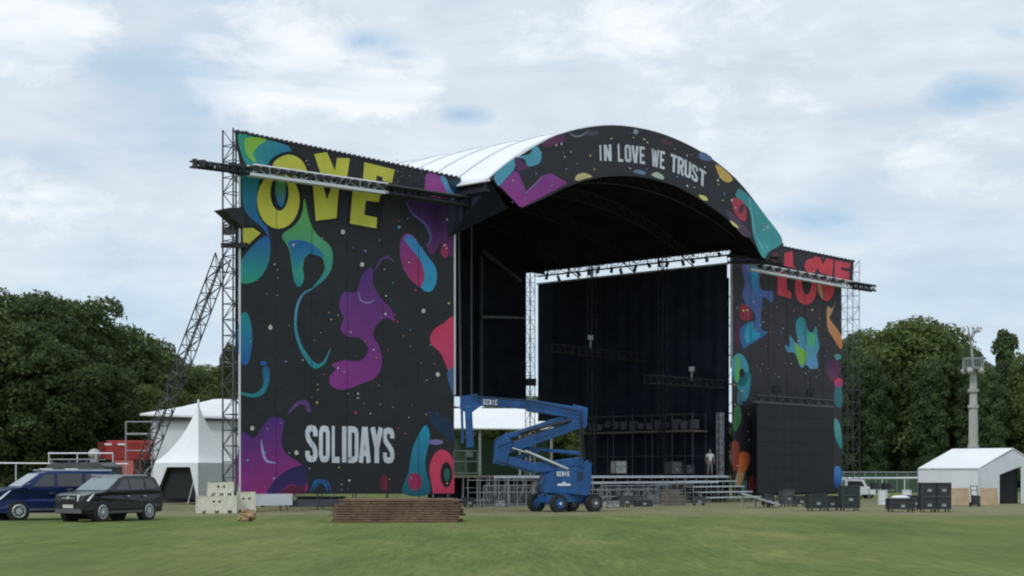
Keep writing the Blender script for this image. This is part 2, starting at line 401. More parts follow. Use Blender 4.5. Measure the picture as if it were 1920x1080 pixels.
def stroke_quads(path, th):
    out = []; n = len(path)
    pts = [Vector(p) for p in path]; closed = (pts[0]-pts[-1]).length < 1e-6
    offs = []
    for i in range(n):
        if closed: a = pts[i-1] if i > 0 else pts[-2]; b = pts[i+1] if i < n-1 else pts[1]
        else: a = pts[max(i-1, 0)]; b = pts[min(i+1, n-1)]
        d1 = (pts[i]-a); d2 = (b-pts[i])
        if d1.length < 1e-6: d1 = d2
        if d2.length < 1e-6: d2 = d1
        n1 = Vector((-d1.y, d1.x)).normalized(); n2 = Vector((-d2.y, d2.x)).normalized()
        m = (n1+n2); m = m.normalized() if m.length > 1e-4 else n1
        k = min(1/max(m.dot(n1), .35), 1.6); offs.append(m*th/2*k)
    Lp = [p+o for p, o in zip(pts, offs)]; Rp = [p-o for p, o in zip(pts, offs)]
    for i in range(n-1): out.append((Lp[i], Lp[i+1], Rp[i+1], Rp[i]))
    return out
class Print:
    def __init__(s, w, base, col, thick=.05, step=.003):
        s.w = w; s.m = MB(); s.step = step
        pts = [FP(x, y, w) for x, y in base]
        s.m.extr(pts, -NV*thick); s.m.c = [col]*len(s.m.v)
    def shape(s, pts, c0, c1=None, ax=(0, 1), lay=1, sm=True, sub=4):
        if sm: pts = smooth_pts(pts, sub)
        v = [FP(x, y, s.w+s.step*lay) for x, y in pts]
        if c1:
            pr = [p[0]*ax[0]+p[1]*ax[1] for p in pts]; a, b = min(pr), max(pr)
            cs = [tuple(c0[k]*(1-(q-a)/(b-a))+c1[k]*(q-a)/(b-a) for k in range(4)) for q in pr]
        else: cs = [c0]*len(v)
        s.m.poly(v, 0, cs)
    def glyph(s, ch, tl, tr, br, bl, col, lay=5, th=.15):
        for j, path in enumerate(GL[ch]):
            for q in stroke_quads(path, th):
                pts = []
                for p in q:
                    a = p.x/.45; b = 1-p.y
                    t = Vector(tl)*(1-a)+Vector(tr)*a; d = Vector(bl)*(1-a)+Vector(br)*a; r = t*(1-b)+d*b
                    pts.append(FP(r.x, r.y, s.w+s.step*(lay+j*.6)))
                s.m.add(pts, [(0, 1, 2, 3)], 0, [col]*4)
    def confetti(s, n, x0, y0, x1, y1, seed, r=(1.2, 3.2), lay=4, avoid=()):
        rd = random.Random(seed); cs = [WHT, WHT, CREAM, SKYB, LIL, PNK, TAN]
        k = 0
        while k < n:
            x = rd.uniform(x0, x1); y = rd.uniform(y0, y1)
            if any(a <= x <= c and b <= y <= d for a, b, c, d in avoid): continue
            q = rd.uniform(*r)*(.6 if rd.random() < .6 else 1); a = rd.random()*PI
            s.shape(ell(x, y, q, q*rd.uniform(.5, 1), 5, a), rd.choice(cs), lay=lay+.01*k, sm=False); k += 1
    def seams(s, x0, x1, ya, yb, n, horiz=(), col=(.035, .036, .042, 1)):
        for i in range(1, n):
            x = x0+(x1-x0)*i/n; t = (x-x0)/(x1-x0); y0 = ya[0]+(ya[1]-ya[0])*t; y1 = yb[0]+(yb[1]-yb[0])*t
            s.m.add([FP(p, q, s.w+s.step*9) for p, q in ((x-.35, y0), (x+.35, y0), (x+.35, y1), (x-.35, y1))], [(0, 1, 2, 3)], 0, [col]*4)
    def build(s, name, parent): return s.m.build(name, 'print', parent, colour=True)

def scaffold(m, u0, u1, w0, w1, z1, du=2.5, dz=2.0, r=.03):
    n = max(1, round((u1-u0)/du)); k = max(1, round(z1/dz))
    for w in (w0, w1):
        for i in range(n+1):
            u = u0+(u1-u0)*i/n; m.tube(ST(u, w, 0), ST(u, w, z1), r, 4)
        for j in range(1, k+1):
            z = z1*j/k-.05; m.tube(ST(u0, w, z), ST(u1, w, z), r*.8, 4)
    for i in range(n+1):
        u = u0+(u1-u0)*i/n
        for j in range(1, k+1):
            z = z1*j/k-.05; m.tube(ST(u, w0, z), ST(u, w1, z), r*.8, 4)
            if j < k+1 and i < n: m.tube(ST(u, w1, z-z1/k), ST(u+(u1-u0)/n, w1, z), r*.7, 3)
# ---- left wing
uL0, uL1 = FU(452, 0), FU(852, 0)
lw = root('stage_wing', ST((uL0+uL1)/2, -1, 0), 'dark banner wall with yellow LOVE lettering and the white word SOLIDAYS', 'stage wing')
b = Print(0, [(452, 300), (853, 350), (851, 926), (450, 926)], BLK)
b.shape([(456, 318), (486, 328), (482, 372), (500, 425), (505, 445), (490, 425), (462, 400), (455, 370)], TEA, BLU)
b.shape(ell(525, 382, 44, 52), DRK, lay=2, sm=False)
b.shape(ell(522, 376, 40, 53), YEL, lay=3, sm=False)
b.shape(ell(524, 362, 17, 33), DRK, lay=4, sm=False)
b.shape([(519, 335), (533, 338), (536, 360), (530, 388), (520, 380), (516, 358)], GRN, BLU, lay=5)
b.shape([(586, 338), (636, 345), (631, 409), (592, 414)], YEL, lay=3, sm=False)
b.shape([(604, 341), (624, 344), (613, 374)], DRK, lay=4, sm=False)
b.shape([(582, 338), (640, 347), (636, 414), (588, 419)], DRK, lay=2.5, sm=False)
b.shape([(662, 350), (714, 358), (711, 379), (686, 376), (683, 403), (707, 408), (706, 428), (656, 419)], YEL, lay=3, sm=False)
b.shape([(656, 350), (719, 357), (712, 434), (651, 424)], DRK, lay=2.5, sm=False)
b.shape([(455, 428), (474, 427), (489, 437), (466, 458), (462, 455), (456, 463)], YEL, lay=3, sm=False)
b.shape([(452, 424), (476, 422), (495, 437), (466, 466), (452, 472)], DRK, lay=2.5, sm=False)
b.shape([(571, 372), (579, 408), (592, 437), (617, 459), (624, 480), (620, 508), (604, 528), (585, 541), (601, 520), (609, 503), (604, 484), (592, 472), (573, 481), (568, 503), (570, 523), (561, 538), (551, 525), (546, 490), (541, 465), (529, 441), (554, 421), (566, 396)], GRN, TEA, lay=1)
b.shape([(541, 453), (567, 451), (592, 462), (608, 481), (597, 480), (579, 475), (568, 487), (560, 503), (551, 503), (545, 470)], BLU, TEA, lay=2)
b.shape([(452, 490), (480, 455), (502, 442), (507, 465), (503, 495), (488, 520), (470, 530), (452, 528)], BLU, rgb(45, 150, 120), lay=1)
b.shape(crescent([(586, 541), (568, 552), (557, 575), (554, 610), (560, 640), (572, 665), (590, 686), (607, 680), (619, 655)], [2, 3, 5, 5, 6, 8, 11, 5, 1]), SKYB, TEA)
b.shape(ell(459, 635, 14, 50, 20), TEA, BLU, sm=False)
b.shape([(452, 735), (478, 738), (494, 720), (492, 692), (503, 688), (505, 712), (496, 736), (478, 745), (455, 741)], rgb(40, 90, 140), TEA)
b.shape(ell(494, 681, 6, 4, 10), BLU, sm=False)
b.shape([(690, 503), (700, 506), (699, 530), (712, 556), (732, 578), (740, 602), (724, 596), (706, 610), (700, 630), (712, 652), (716, 682), (704, 708), (676, 720), (645, 731), (622, 724), (618, 706), (630, 692), (622, 684), (644, 676), (676, 676), (690, 655), (676, 634), (650, 630), (638, 616), (644, 596), (636, 575), (644, 548), (668, 548), (676, 522)], rgb(84, 50, 118), rgb(138, 52, 134))
b.shape(crescent([(672, 545), (676, 562), (690, 568), (703, 562)], 4), LIL, lay=3)
b.shape(crescent([(704, 505), (714, 488), (728, 482), (738, 492)], 5), rgb(95, 60, 120), lay=2)
b.shape([(762, 372), (852, 378), (852, 470), (838, 478), (826, 455), (812, 478), (800, 462), (806, 430), (782, 408)], rgb(52, 38, 86), rgb(95, 40, 100))
b.shape(crescent([(762, 380), (775, 402), (797, 420), (808, 445), (800, 462)], 5), rgb(90, 85, 150), lay=2)
b.shape([(750, 455), (760, 438), (776, 444), (792, 468), (812, 505), (808, 535), (790, 540), (766, 520), (752, 490)], rgb(120, 52, 125), rgb(165, 48, 92), ax=(1, 1), lay=2)
b.shape([(757, 448), (768, 440), (784, 455), (800, 478), (817, 502), (818, 530), (806, 547), (790, 540), (796, 520), (790, 492), (774, 470)], rgb(62, 120, 180), CYN, lay=3)
b.shape(ell(834, 470, 8, 14, 10), rgb(150, 45, 90), lay=2, sm=False)
b.shape([(853, 600), (832, 606), (812, 620), (807, 642), (826, 662), (838, 690), (848, 715), (853, 712)], PNK, rgb(190, 60, 110))
b.shape([(838, 700), (853, 690), (853, 742), (846, 730)], rgb(70, 100, 140), lay=2)
b.shape([(451, 925), (452, 815), (476, 822), (492, 800), (508, 782), (530, 786), (531, 806), (527, 828), (536, 850), (568, 874), (574, 900), (566, 925)], DPU, rgb(150, 45, 115), ax=(.3, 1))
b.shape([(500, 925), (516, 900), (538, 882), (571, 874), (572, 912), (545, 908), (520, 925)], rgb(34, 34, 80), rgb(60, 40, 100), lay=2)
b.shape([(520, 925), (545, 910), (572, 912), (572, 925)], rgb(90, 30, 60), lay=3, sm=False)
b.shape(crescent([(490, 826), (493, 848), (500, 864), (516, 868)], 5), rgb(160, 155, 205), lay=3)
b.shape(crescent([(540, 776), (556, 758), (572, 755), (580, 771)], [2, 7, 10, 8]), rgb(95, 65, 120), lay=2)
for (x, c) in ((600, BLU), (606, rgb(38, 80, 130))): b.shape(crescent([(x-17, 920), (x-10, 905), (x, 902), (x+10, 908), (x+14, 922)], 7), c, lay=1 if c is BLU else 2)
b.shape([(755, 925), (766, 885), (774, 840), (790, 806), (800, 798), (806, 822), (797, 870), (806, 925)], CYN, rgb(25, 85, 100))
b.shape(ell(778, 903, 13, 16, 16), rgb(160, 40, 90), lay=3, sm=False)
b.shape(ell(720, 905, 7, 16, 12), rgb(120, 35, 60), lay=2, sm=False)
b.shape(ell(829, 884, 24, 41, 24)[12:]+[(852, 925), (812, 925)], PNK, lay=2, sm=False)
b.shape(ell(837, 890, 11, 24, 20), DRK, lay=3, sm=False)
b.shape(ell(838, 890, 6, 12, 14), rgb(40, 95, 90), lay=4, sm=False)
b.shape(ell(817, 829, 14, 5, 14), LIL, lay=3, sm=False)
b.shape([(800, 770), (830, 780), (850, 800), (852, 830), (830, 812), (812, 800)], rgb(25, 50, 75), lay=1)
xs = [(573, 595), (598.5, 618), (622.5, 637), (640, 651), (652.5, 672), (673.5, 694.5), (695, 718), (718, 739)]
for ch, (a, c) in zip('SOLIDAYS', xs):
    t = lambda x: 797+(x-573)*.033; bt = lambda x: 866+(x-573)*.016
    b.glyph(ch, (a, t(a)), (c, t(c)), (c, bt(c)), (a, bt(a)), WHT, lay=5, th=.17 if ch != 'I' else .34)
b.confetti(110, 458, 400, 846, 918, 11, avoid=((565, 790, 745, 872), (470, 300, 720, 440)))
for (x, y) in ((794, 583), (507, 614), (821, 702), (473, 803), (556, 849), (679, 496), (643, 435)): b.shape(ell(x, y, 4, 4.5, 8), rgb(190, 190, 180), lay=6, sm=False)
b.seams(452, 852, (320, 376), (925, 925), 6)
b.build('banner', lw)
m = MB()
for x, y0, y1 in ((450, 330, 926), (853, 384, 740)): m = MB(); m.extr([FP(x-1.4, y0, .02), FP(x+1.4, y0, .02), FP(x+1.4, y1, .02), FP(x-1.4, y1, .02)], -NV*.06); m.build('edge_strip', 'white_mark', lw)
b = Print(1.0, [(441, 248), (863, 336), (884, 379), (862, 377), (720, 352), (452, 316)], BLK)
b.shape([(446, 253), (478, 257), (541, 274), (538, 296), (512, 304), (490, 312), (462, 310)], rgb(55, 150, 120), rgb(40, 120, 160), ax=(1, .3))
b.shape([(459, 262), (478, 257), (500, 262), (486, 272), (474, 288), (480, 300), (476, 304), (462, 288)], rgb(130, 180, 70), lay=2)
b.shape([(512, 311), (520, 298), (540, 290), (560, 296), (573, 312), (574, 329), (556, 332), (530, 326)], YEL, lay=3)
b.shape([(506, 311), (516, 293), (540, 284), (566, 291), (580, 312), (580, 330), (556, 334)], DRK, lay=2.5)
b.shape([(589, 289), (613, 285), (628, 320), (632, 296), (656, 297), (649, 343), (605, 336)], YEL, lay=3, sm=False)
b.shape([(683, 304), (740, 318), (735, 343), (717, 339), (717, 332), (706, 329), (705, 350), (680, 347)], YEL, lay=3, sm=False)
b.shape([(801, 325), (824, 330), (838, 352), (838, 372), (800, 365), (797, 345)], rgb(140, 75, 145), rgb(165, 60, 130))
b.shape([(826, 330), (836, 334), (844, 352), (856, 372), (846, 374), (834, 352)], SKYB, lay=2)
b.shape([(846, 337), (862, 341), (872, 374), (858, 374), (848, 350)], rgb(30, 60, 90), lay=1)
b.confetti(40, 560, 300, 800, 345, 21, r=(1, 2), avoid=((580, 280, 740, 350),))
b.build('header_banner', lw)
m = MB()   # clamps and pipe along the top edge of the header
m.tube(FP(438, 246, .9), FP(864, 335, .9), .05, 5)
for i in range(46):
    x = 446+i*9.1; p = FP(x, 246+(x-438)*.2089-1, .96); m.box(p, (.16, .2, .12))
m.build('top_rail', 'steel_dark', lw)
m = MB(); scaffold(m, uL0+2.6, uL1-.1, -.25, -2.6, 14.6); m.build('scaffold_frame', 'steel_mid', lw)
m = MB(); m.beam(ST(uL0+.4, -.4, .55), ST(uL0+3.1, -.4, .55), .9, .55); m.build('base_skirt', 'tent', lw)
m = MB(); m.beam(ST(uL0+3.5, -.3, .35), ST(uL1, -.3, .35), .5, .32); m.build('base_beam', 'steel_mid', lw)
# ---- right wing
uR0, uR1 = FU(1373, 0), FU(1578, 0)
rw = root('stage_wing', ST((uR0+uR1)/2, -1, 0), 'dark banner wall with red LOVE lettering, behind the blank screen', 'stage wing')
BLK2 = rgb(49, 46, 52)
b = Print(0, [(1372, 474), (1578, 512), (1579, 926), (1374, 930)], BLK2)
o = lambda l: [(1370+x/4.152, 460+y/4.152) for x, y in l]
b.shape(o([(90, 150), (210, 160), (225, 300), (250, 350), (330, 360), (320, 450), (260, 400), (240, 480), (240, 650), (290, 680), (140, 780), (95, 800), (70, 700), (80, 640), (150, 590), (190, 590), (180, 520), (120, 460), (90, 380), (110, 300)]), rgb(85, 92, 150), rgb(45, 100, 150))
b.shape(o([(150, 170), (215, 180), (210, 300), (225, 420), (195, 380), (160, 300)]), CYN, BLU, lay=2)
b.shape(o([(120, 640), (165, 600), (180, 660), (230, 700), (140, 760), (110, 720)]), CYN, lay=2)
b.shape(o([(75, 460), (120, 465), (165, 510), (160, 580), (100, 580), (70, 560)]), rgb(140, 40, 60), lay=2)
b.shape(o([(40, 600), (75, 620), (60, 780), (40, 800)]), rgb(80, 30, 60), lay=2)
b.shape(o([(365, 200), (440, 215), (440, 340), (475, 370), (470, 415), (365, 385)]), RED, lay=3, sm=False)
b.shape(ell(*o([(585, 330)])[0], 21, 32, 24), RED, lay=3, sm=False)
b.shape(ell(*o([(592, 290)])[0], 9, 22, 18), BLK, lay=4, sm=False)
b.shape(o([(690, 260), (790, 285), (805, 370), (760, 430), (720, 420), (690, 350)]), rgb(205, 60, 66), lay=3)
b.shape(o([(680, 270), (700, 300), (720, 380), (715, 420), (680, 350)]), TAN, lay=4)
b.shape(o([(510, 600), (540, 560), (580, 580), (600, 660), (640, 680), (660, 630), (680, 720), (690, 790), (670, 860), (680, 950), (620, 960), (590, 930), (545, 950), (500, 840), (440, 830), (425, 770), (460, 790), (460, 700), (500, 750), (530, 760), (510, 680)]), TEA, SKYB)
b.shape(o([(500, 770), (530, 790), (590, 830), (585, 900), (550, 940), (520, 880)]), rgb(120, 180, 80), lay=2)
b.shape(o([(600, 680), (660, 700), (650, 780), (610, 790)]), rgb(80, 170, 125), lay=2)
b.shape(o([(750, 480), (790, 490), (820, 430), (790, 520), (770, 570), (830, 650), (865, 720), (860, 810), (790, 710), (755, 640)]), TAN, rgb(195, 120, 75))
b.shape(ell(*o([(75, 970)])[0], 16, 31, 24, -.12), rgb(75, 155, 185), TEA, sm=False)
b.shape(o([(40, 870), (70, 880), (75, 960), (60, 1060), (35, 1050)]), rgb(95, 165, 95), lay=2)
b.shape(ell(*o([(88, 995)])[0], 5, 9, 12), DRK, lay=3, sm=False)
b.shape(o([(740, 900), (830, 890), (860, 960), (800, 1060), (740, 980)]), rgb(62, 40, 78), rgb(110, 50, 90))
b.shape(o([(810, 850), (850, 850), (860, 880), (820, 890)]), rgb(75, 145, 140), lay=2)
q = lambda l: [(1370+x/4.152, 700+y/4.152) for x, y in l]
b.shape(q([(40, 0), (150, 0), (155, 90), (130, 200), (95, 215), (60, 130)]), TEA, rgb(60, 130, 160))
b.shape(q([(60, 130), (95, 150), (90, 240), (50, 230)]), rgb(70, 110, 120), lay=2)
b.shape(q([(30, 270), (70, 260), (85, 350), (50, 440), (20, 430)]), rgb(70, 120, 80), lay=1)
b.shape(q([(10, 540), (60, 540), (70, 640), (40, 760), (10, 700)]), rgb(150, 70, 60), lay=1)
b.shape(q([(75, 620), (140, 620), (150, 690), (110, 770), (60, 830), (45, 800), (60, 720)]), ORG, rgb(215, 130, 70), lay=2)
b.shape(q([(50, 780), (110, 770), (80, 870), (40, 860)]), TAN, lay=3)
b.shape(q([(140, 830), (180, 790), (190, 900), (150, 930)]), rgb(205, 80, 75), lay=2)
b.shape(q([(90, 860), (125, 830), (130, 930), (90, 930)]), rgb(90, 140, 130), lay=2)
b.shape(q([(810, 40), (865, 45), (865, 110), (815, 110)]), PNK, rgb(150, 70, 130), lay=1)
b.shape(q([(812, 120), (865, 120), (865, 260), (812, 240)]), rgb(55, 110, 120), lay=2)
b.shape(q([(810, 350), (850, 400), (870, 560), (850, 580), (810, 480)]), rgb(100, 160, 160), TEA, lay=2)
b.shape(q([(808, 740), (850, 730), (868, 800), (860, 880), (810, 880)]), rgb(70, 130, 190), BLU, lay=2)
b.confetti(60, 1380, 560, 1570, 715, 31, r=(1, 2.2))
b.confetti(16, 1376, 720, 1412, 900, 32, r=(1, 2.2))
b.seams(1374, 1578, (490, 525), (925, 925), 6)
b.build('banner', rw)
m = MB(); m.extr([FP(1370.5, 478, .02), FP(1373.5, 478, .02), FP(1373.5, 690, .02), FP(1370.5, 690, .02)], -NV*.06); m.build('edge_strip', 'alu_dull', rw)
m = MB(); m.extr([ST(uR0+.05, -.3, .1), ST(uR0+.05, -2.6, .1), ST(uR0+.05, -2.6, 15), ST(uR0+.05, -.3, 15)], UD*.02); m.build('side_cloth', 'black_cloth', rw)
b = Print(1.0, [(1438, 489), (1462, 462), (1601, 490), (1599, 536)], BLK2)
o = lambda l: [(1370+x/4.152, 460+y/4.152) for x, y in l]
b.shape(o([(418, 60), (480, 45), (490, 165), (520, 182), (415, 160)]), RED, lay=2, sm=False)
b.shape(ell(*o([(625, 160)])[0], 12, 14, 16), RED, lay=2, sm=False)
b.shape(o([(650, 85), (700, 95), (720, 150), (745, 100), (800, 115), (790, 245), (700, 215), (640, 130)]), rgb(205, 62, 72), lay=2.5, sm=False)
b.shape(o([(812, 115), (935, 140), (925, 180), (860, 170), (860, 190), (925, 205), (920, 275), (808, 250)]), RED, lay=2, sm=False)
b.shape(o([(300, 105), (330, 60), (360, 60), (350, 130)]), rgb(120, 45, 70), lay=1)
b.confetti(14, 1480, 478, 1590, 520, 41, r=(1, 1.8))
b.build('header_banner', rw)
m = MB(); m.tube(FP(1460, 461, .9), FP(1603, 490, .9), .05, 5)
for i in range(20):
    x = 1466+i*7; m.box(FP(x, 461+(x-1460)*.203, .96), (.16, .2, .12))
m.build('top_rail', 'steel_dark', rw)
m = MB(); scaffold(m, uR0+2.9, uR1-.1, -.25, -2.6, 14.2); m.build('scaffold_frame', 'steel_mid', rw)

# ---- arched front banner of the roof
WA = 3.5
outer = [(920, 334), (940, 317), (960, 303), (1000, 277), (1040, 256), (1085, 242), (1135, 235), (1180, 237), (1230, 247), (1280, 266), (1330, 294), (1380, 335), (1425, 390), (1470, 459)]
inner = [(1437, 488), (1418, 462), (1395, 436), (1345, 396), (1300, 366), (1262, 347), (1220, 335), (1180, 330), (1140, 331), (1100, 338), (1060, 352), (1020, 372), (980, 390)]
ucen = (FU(920, WA)+FU(1470, WA))/2
rf = root('stage_roof', ST(ucen, -7, 0), 'arched white stage roof with a dark front banner reading IN LOVE WE TRUST', 'stage roof')
def densify(p, k=3):
    out = []
    for i in range(len(p)-1):
        p0 = Vector(p[max(i-1, 0)]); p1 = Vector(p[i]); p2 = Vector(p[i+1]); p3 = Vector(p[min(i+2, len(p)-1)])
        for j in range(k):
            t = j/k; qv = .5*((2*p1)+(p2-p0)*t+(2*p0-5*p1+4*p2-p3)*t*t+(3*p1-p0-3*p2+p3)*t**3); out.append((qv.x, qv.y))
    out.append(p[-1]); return out
b = Print(WA, densify(outer)+densify(inner), rgb(44, 44, 50), thick=.12)
o = lambda l: [(900+x/6, 220+y/6) for x, y in l]
b.shape(o([(170, 640), (370, 470), (400, 500), (380, 590), (290, 690), (220, 770), (185, 740)]), rgb(85, 165, 180), rgb(85, 150, 185))
b.shape(o([(600, 330), (650, 330), (690, 420), (670, 510), (590, 550), (530, 540), (500, 470), (420, 450), (560, 410)]), rgb(85, 160, 185), lay=1)
b.shape(o([(400, 440), (520, 540), (560, 560), (440, 600), (400, 560)]), rgb(95, 50, 100), lay=2)
b.shape(o([(225, 770), (300, 690), (390, 600), (430, 620), (520, 830), (620, 740), (700, 650), (800, 630), (960, 720), (980, 745), (780, 850), (540, 975), (480, 1010), (440, 1000)]), rgb(130, 62, 140), rgb(150, 55, 135), sm=False, lay=1.5)
b.shape(crescent(o([(540, 830), (600, 770), (660, 710), (700, 665)]), 3), LIL, lay=3)
b.shape(o([(700, 290), (860, 200), (930, 190), (960, 260), (860, 300), (760, 340)]), rgb(95, 50, 85))
b.shape(crescent(o([(1000, 170), (1060, 210), (1140, 205), (1220, 150)]), 4), rgb(110, 115, 130), lay=2)
b.shape(o([(1070, 700), (1090, 650), (1160, 625), (1220, 640), (1262, 668), (1180, 690), (1110, 712)]), rgb(195, 180, 130), lay=2)
o = lambda l: [(1140+x/3.177, 220+y/3.177) for x, y in l]
b.shape(o([(640, 285), (680, 300), (742, 365), (712, 388), (670, 360)]), rgb(205, 165, 90), lay=2)
b.shape(o([(560, 205), (620, 240), (600, 262), (540, 240)]), rgb(80, 105, 145), lay=2)
b.shape(o([(785, 425), (870, 500), (950, 600), (1040, 735), (960, 800), (930, 840), (895, 790), (860, 680), (850, 570), (800, 500), (760, 470)]), rgb(62, 135, 145), rgb(70, 160, 165), lay=2)
b.shape(crescent(o([(840, 480), (860, 600), (880, 700), (930, 800)]), 4), rgb(110, 180, 190), lay=3)
b.shape(o([(740, 480), (800, 500), (825, 560), (815, 620), (770, 590), (745, 540)]), rgb(170, 60, 80), lay=3)
b.shape(ell(*o([(795, 545)])[0], 4, 9, 12, .3), rgb(70, 45, 80), lay=4, sm=False)
b.shape(o([(700, 560), (740, 570), (850, 690), (830, 715), (780, 680)]), rgb(85, 60, 85), lay=1)
b.shape(o([(540, 462), (580, 470), (595, 495), (560, 490)]), CREAM, lay=2)
b.shape(o([(725, 612), (760, 635), (780, 660), (748, 645)]), CREAM, lay=4)
b.shape(o([(260, 345), (290, 325), (330, 350), (325, 370)]), rgb(170, 185, 165), lay=2)
b.shape(o([(150, 325), (180, 312), (220, 325), (215, 342)]), rgb(110, 135, 165), lay=2)
b.shape(ell(1192, 247, 5, 5, 10), rgb(140, 150, 160), lay=2, sm=False)
b.shape(ell(1250, 266, 12, 5, 14, .35), rgb(90, 48, 70), lay=1, sm=False)
b.shape(ell(1110, 250, 14, 4, 14, -.1), rgb(80, 70, 95), lay=1, sm=False)
def curve(tab, x):
    for (a, p), (c, r) in zip(tab, tab[1:]):
        if x <= c or (c, r) == tab[-1]: return p+(r-p)*(x-a)/(c-a)
top = [(1120, 272), (1165, 270), (1205, 275), (1235, 281.5), (1262, 289), (1290, 301), (1325, 323)]
bot = [(1120, 301), (1165, 303), (1205, 307), (1240, 315.5), (1270, 325), (1295, 335), (1320, 350)]
for ch, a, c in (('I', 1121, 1130), ('N', 1132, 1146), ('L', 1158, 1168), ('O', 1171, 1183), ('V', 1184, 1197), ('E', 1199, 1209), ('W', 1222, 1236), ('E', 1238, 1247), ('T', 1258, 1270), ('R', 1271, 1283), ('U', 1284, 1296), ('S', 1297, 1309), ('T', 1311, 1324)):
    sk = -3 if a < 1220 else 3
    b.glyph(ch, (a, curve(top, a)), (c, curve(top, c)), (c-sk*.3, curve(bot, c)), (a-sk*.3, curve(bot, a)), WHT, lay=5, th=.10 if ch == 'W' else .16)
for i in range(70):
    rd = random.Random(900+i); x = rd.uniform(960, 1440); t = rd.uniform(.12, .9)
    yo = curve(outer, x); yi = curve([(p[0], p[1]) for p in reversed(inner)], min(max(x, 985), 1430)); y = yo+(yi-yo)*t
    if curve(top, x)-6 < y < curve(bot, x)+6 and 1110 < x < 1335: continue
    b.shape(ell(x, y, rd.uniform(.8, 1.8), rd.uniform(1, 2.4), 6), rd.choice([WHT, SKYB, LIL, TAN, CREAM]), lay=6+i*.02, sm=False)
b.build('arch_banner', rf)

# ---- vaulted membrane, running back from the arch
def on(p): q_ = FP(p[0], p[1], WA); d = q_-P0; return (d.dot(UD), q_.z)
prof = [on(p) for p in densify(outer, 2)]
uA, uB = prof[0][0], prof[-1][0]; zE = (prof[0][1]+prof[-1][1])/2
hw = (uB-uA)/2; uc = (uA+uB)/2; zt = max(z for u, z in prof)
def vz(u, base=zE, top_=zt): k = min(abs(u-uc)/hw, 1); R_ = (hw*hw+(top_-base)**2)/(2*(top_-base)); return top_-R_+math.sqrt(max(R_*R_-(k*hw)**2, 0))
WB = -19.0
def vault(m, dz0, thick, base, top_, nu=36, w0=WA-.13, w1=WB, scal=0.0, nw=48, u0=None, u1=None):
    u0 = uA if u0 is None else u0; u1 = uB if u1 is None else u1
    vs = []; fs = []
    for j in range(nw+1):
        w_ = w0+(w1-w0)*j/nw
        for i in range(nu+1):
            u = u0+(u1-u0)*i/nu; sc = scal*abs(math.sin(PI*(w_-w0)/2.8))*math.sin(PI*i/nu)**.5
            vs.append(ST(u, w_, vz(u, base, top_)+dz0-sc))
    for j in range(nw):
        for i in range(nu):
            a = j*(nu+1)+i; fs.append((a, a+1, a+nu+2, a+nu+1))
    m.add(vs, fs)
m = MB(); vault(m, .05, 0, zE, zt, scal=.28); mem = m.build('roof_membrane', 'membrane', rf, smooth=True)
so_ = mem.modifiers.new('thick', 'SOLIDIFY'); so_.thickness = .08; so_.offset = -1
m = MB()
for k in range(8):
    w_ = WA-.3-2.8*k
    if w_ < WB: break
    pts = [ST(uA+(uB-uA)*i/30, w_, vz(uA+(uB-uA)*i/30)+.10) for i in range(31)]
    for a, c in zip(pts, pts[1:]): m.tube(a, c, .055, 4)
m.build('roof_rib', 'tent', rf)
m = MB(); vault(m, -.12, 0, zE+.02, zt-1.5, w0=WA-.6, w1=WB+.5, nw=8); m.build('ceiling_cloth', 'ceiling', rf, smooth=True)
m = MB()      # black valance closing the back gable
gp = [ST(uA+(uB-uA)*i/30, -17.2, vz(uA+(uB-uA)*i/30)-.1) for i in range(31)]
gb = [ST(uA+(uB-uA)*i/30, -17.2, zE-.35) for i in range(31)]
m.add(gp+gb, [(i, i+1, 32+i, 31+i) for i in range(30)]); m.build('rear_gable', 'black_cloth', rf)
m = MB()      # eave edge beams and soffit behind the arch banner
m.beam(ST(uA+.3, WA-.4, zE-.25), ST(uA+.3, WB, zE-.25), .35, .45); m.build('eave_beam', 'steel_dark', rf)
m = MB(); m.beam(ST(uB-.15, WA-.4, zE-.02), ST(uB-.15, WB, zE-.02), .2, .14); m.build('eave_beam', 'steel_dark', rf)
m = MB(); pin = [on(p) for p in densify(inner, 2)]
va = [ST(u, WA-.14, z+.03) for u, z in pin]; vb = [ST(u, WA-2.6, z+.6) for u, z in pin]; n = len(pin)
m.add(va+vb, [(i, i+1, n+i+1, n+i) for i in range(n-1)]); m.build('arch_soffit', 'ceiling', rf, smooth=True)
m = MB()      # black cloth dropped at the left flank between wing and arch
m.add([ST(uA+.25, WA-.2, zE-.1), ST(uA+.25, .2, zE-.1), ST(uA+.25, .2, zE-2.6), ST(uA+1.6, WA-.2, zE-1.2)], [(0, 1, 2, 3)])
m.build('side_valance', 'black_cloth', rf)
for k, w_ in enumerate((WA-1.2, -3, -8, -13)):
    m = MB(); n = 22; ps = [ST(uA+1+(uB-uA-2)*i/n, w_, vz(uA+1+(uB-uA-2)*i/n, zE, zt-1.6)-.9) for i in range(n+1)]
    qs = [p+Vector((0, 0, -.7)) for p in ps]
    for i in range(n):
        m.tube(ps[i], ps[i+1], .05, 4); m.tube(qs[i], qs[i+1], .05, 4); m.tube(ps[i], qs[i+1], .03, 3); m.tube(ps[i], qs[i], .03, 3)
    m.build('roof_truss', 'steel_dark', rf)
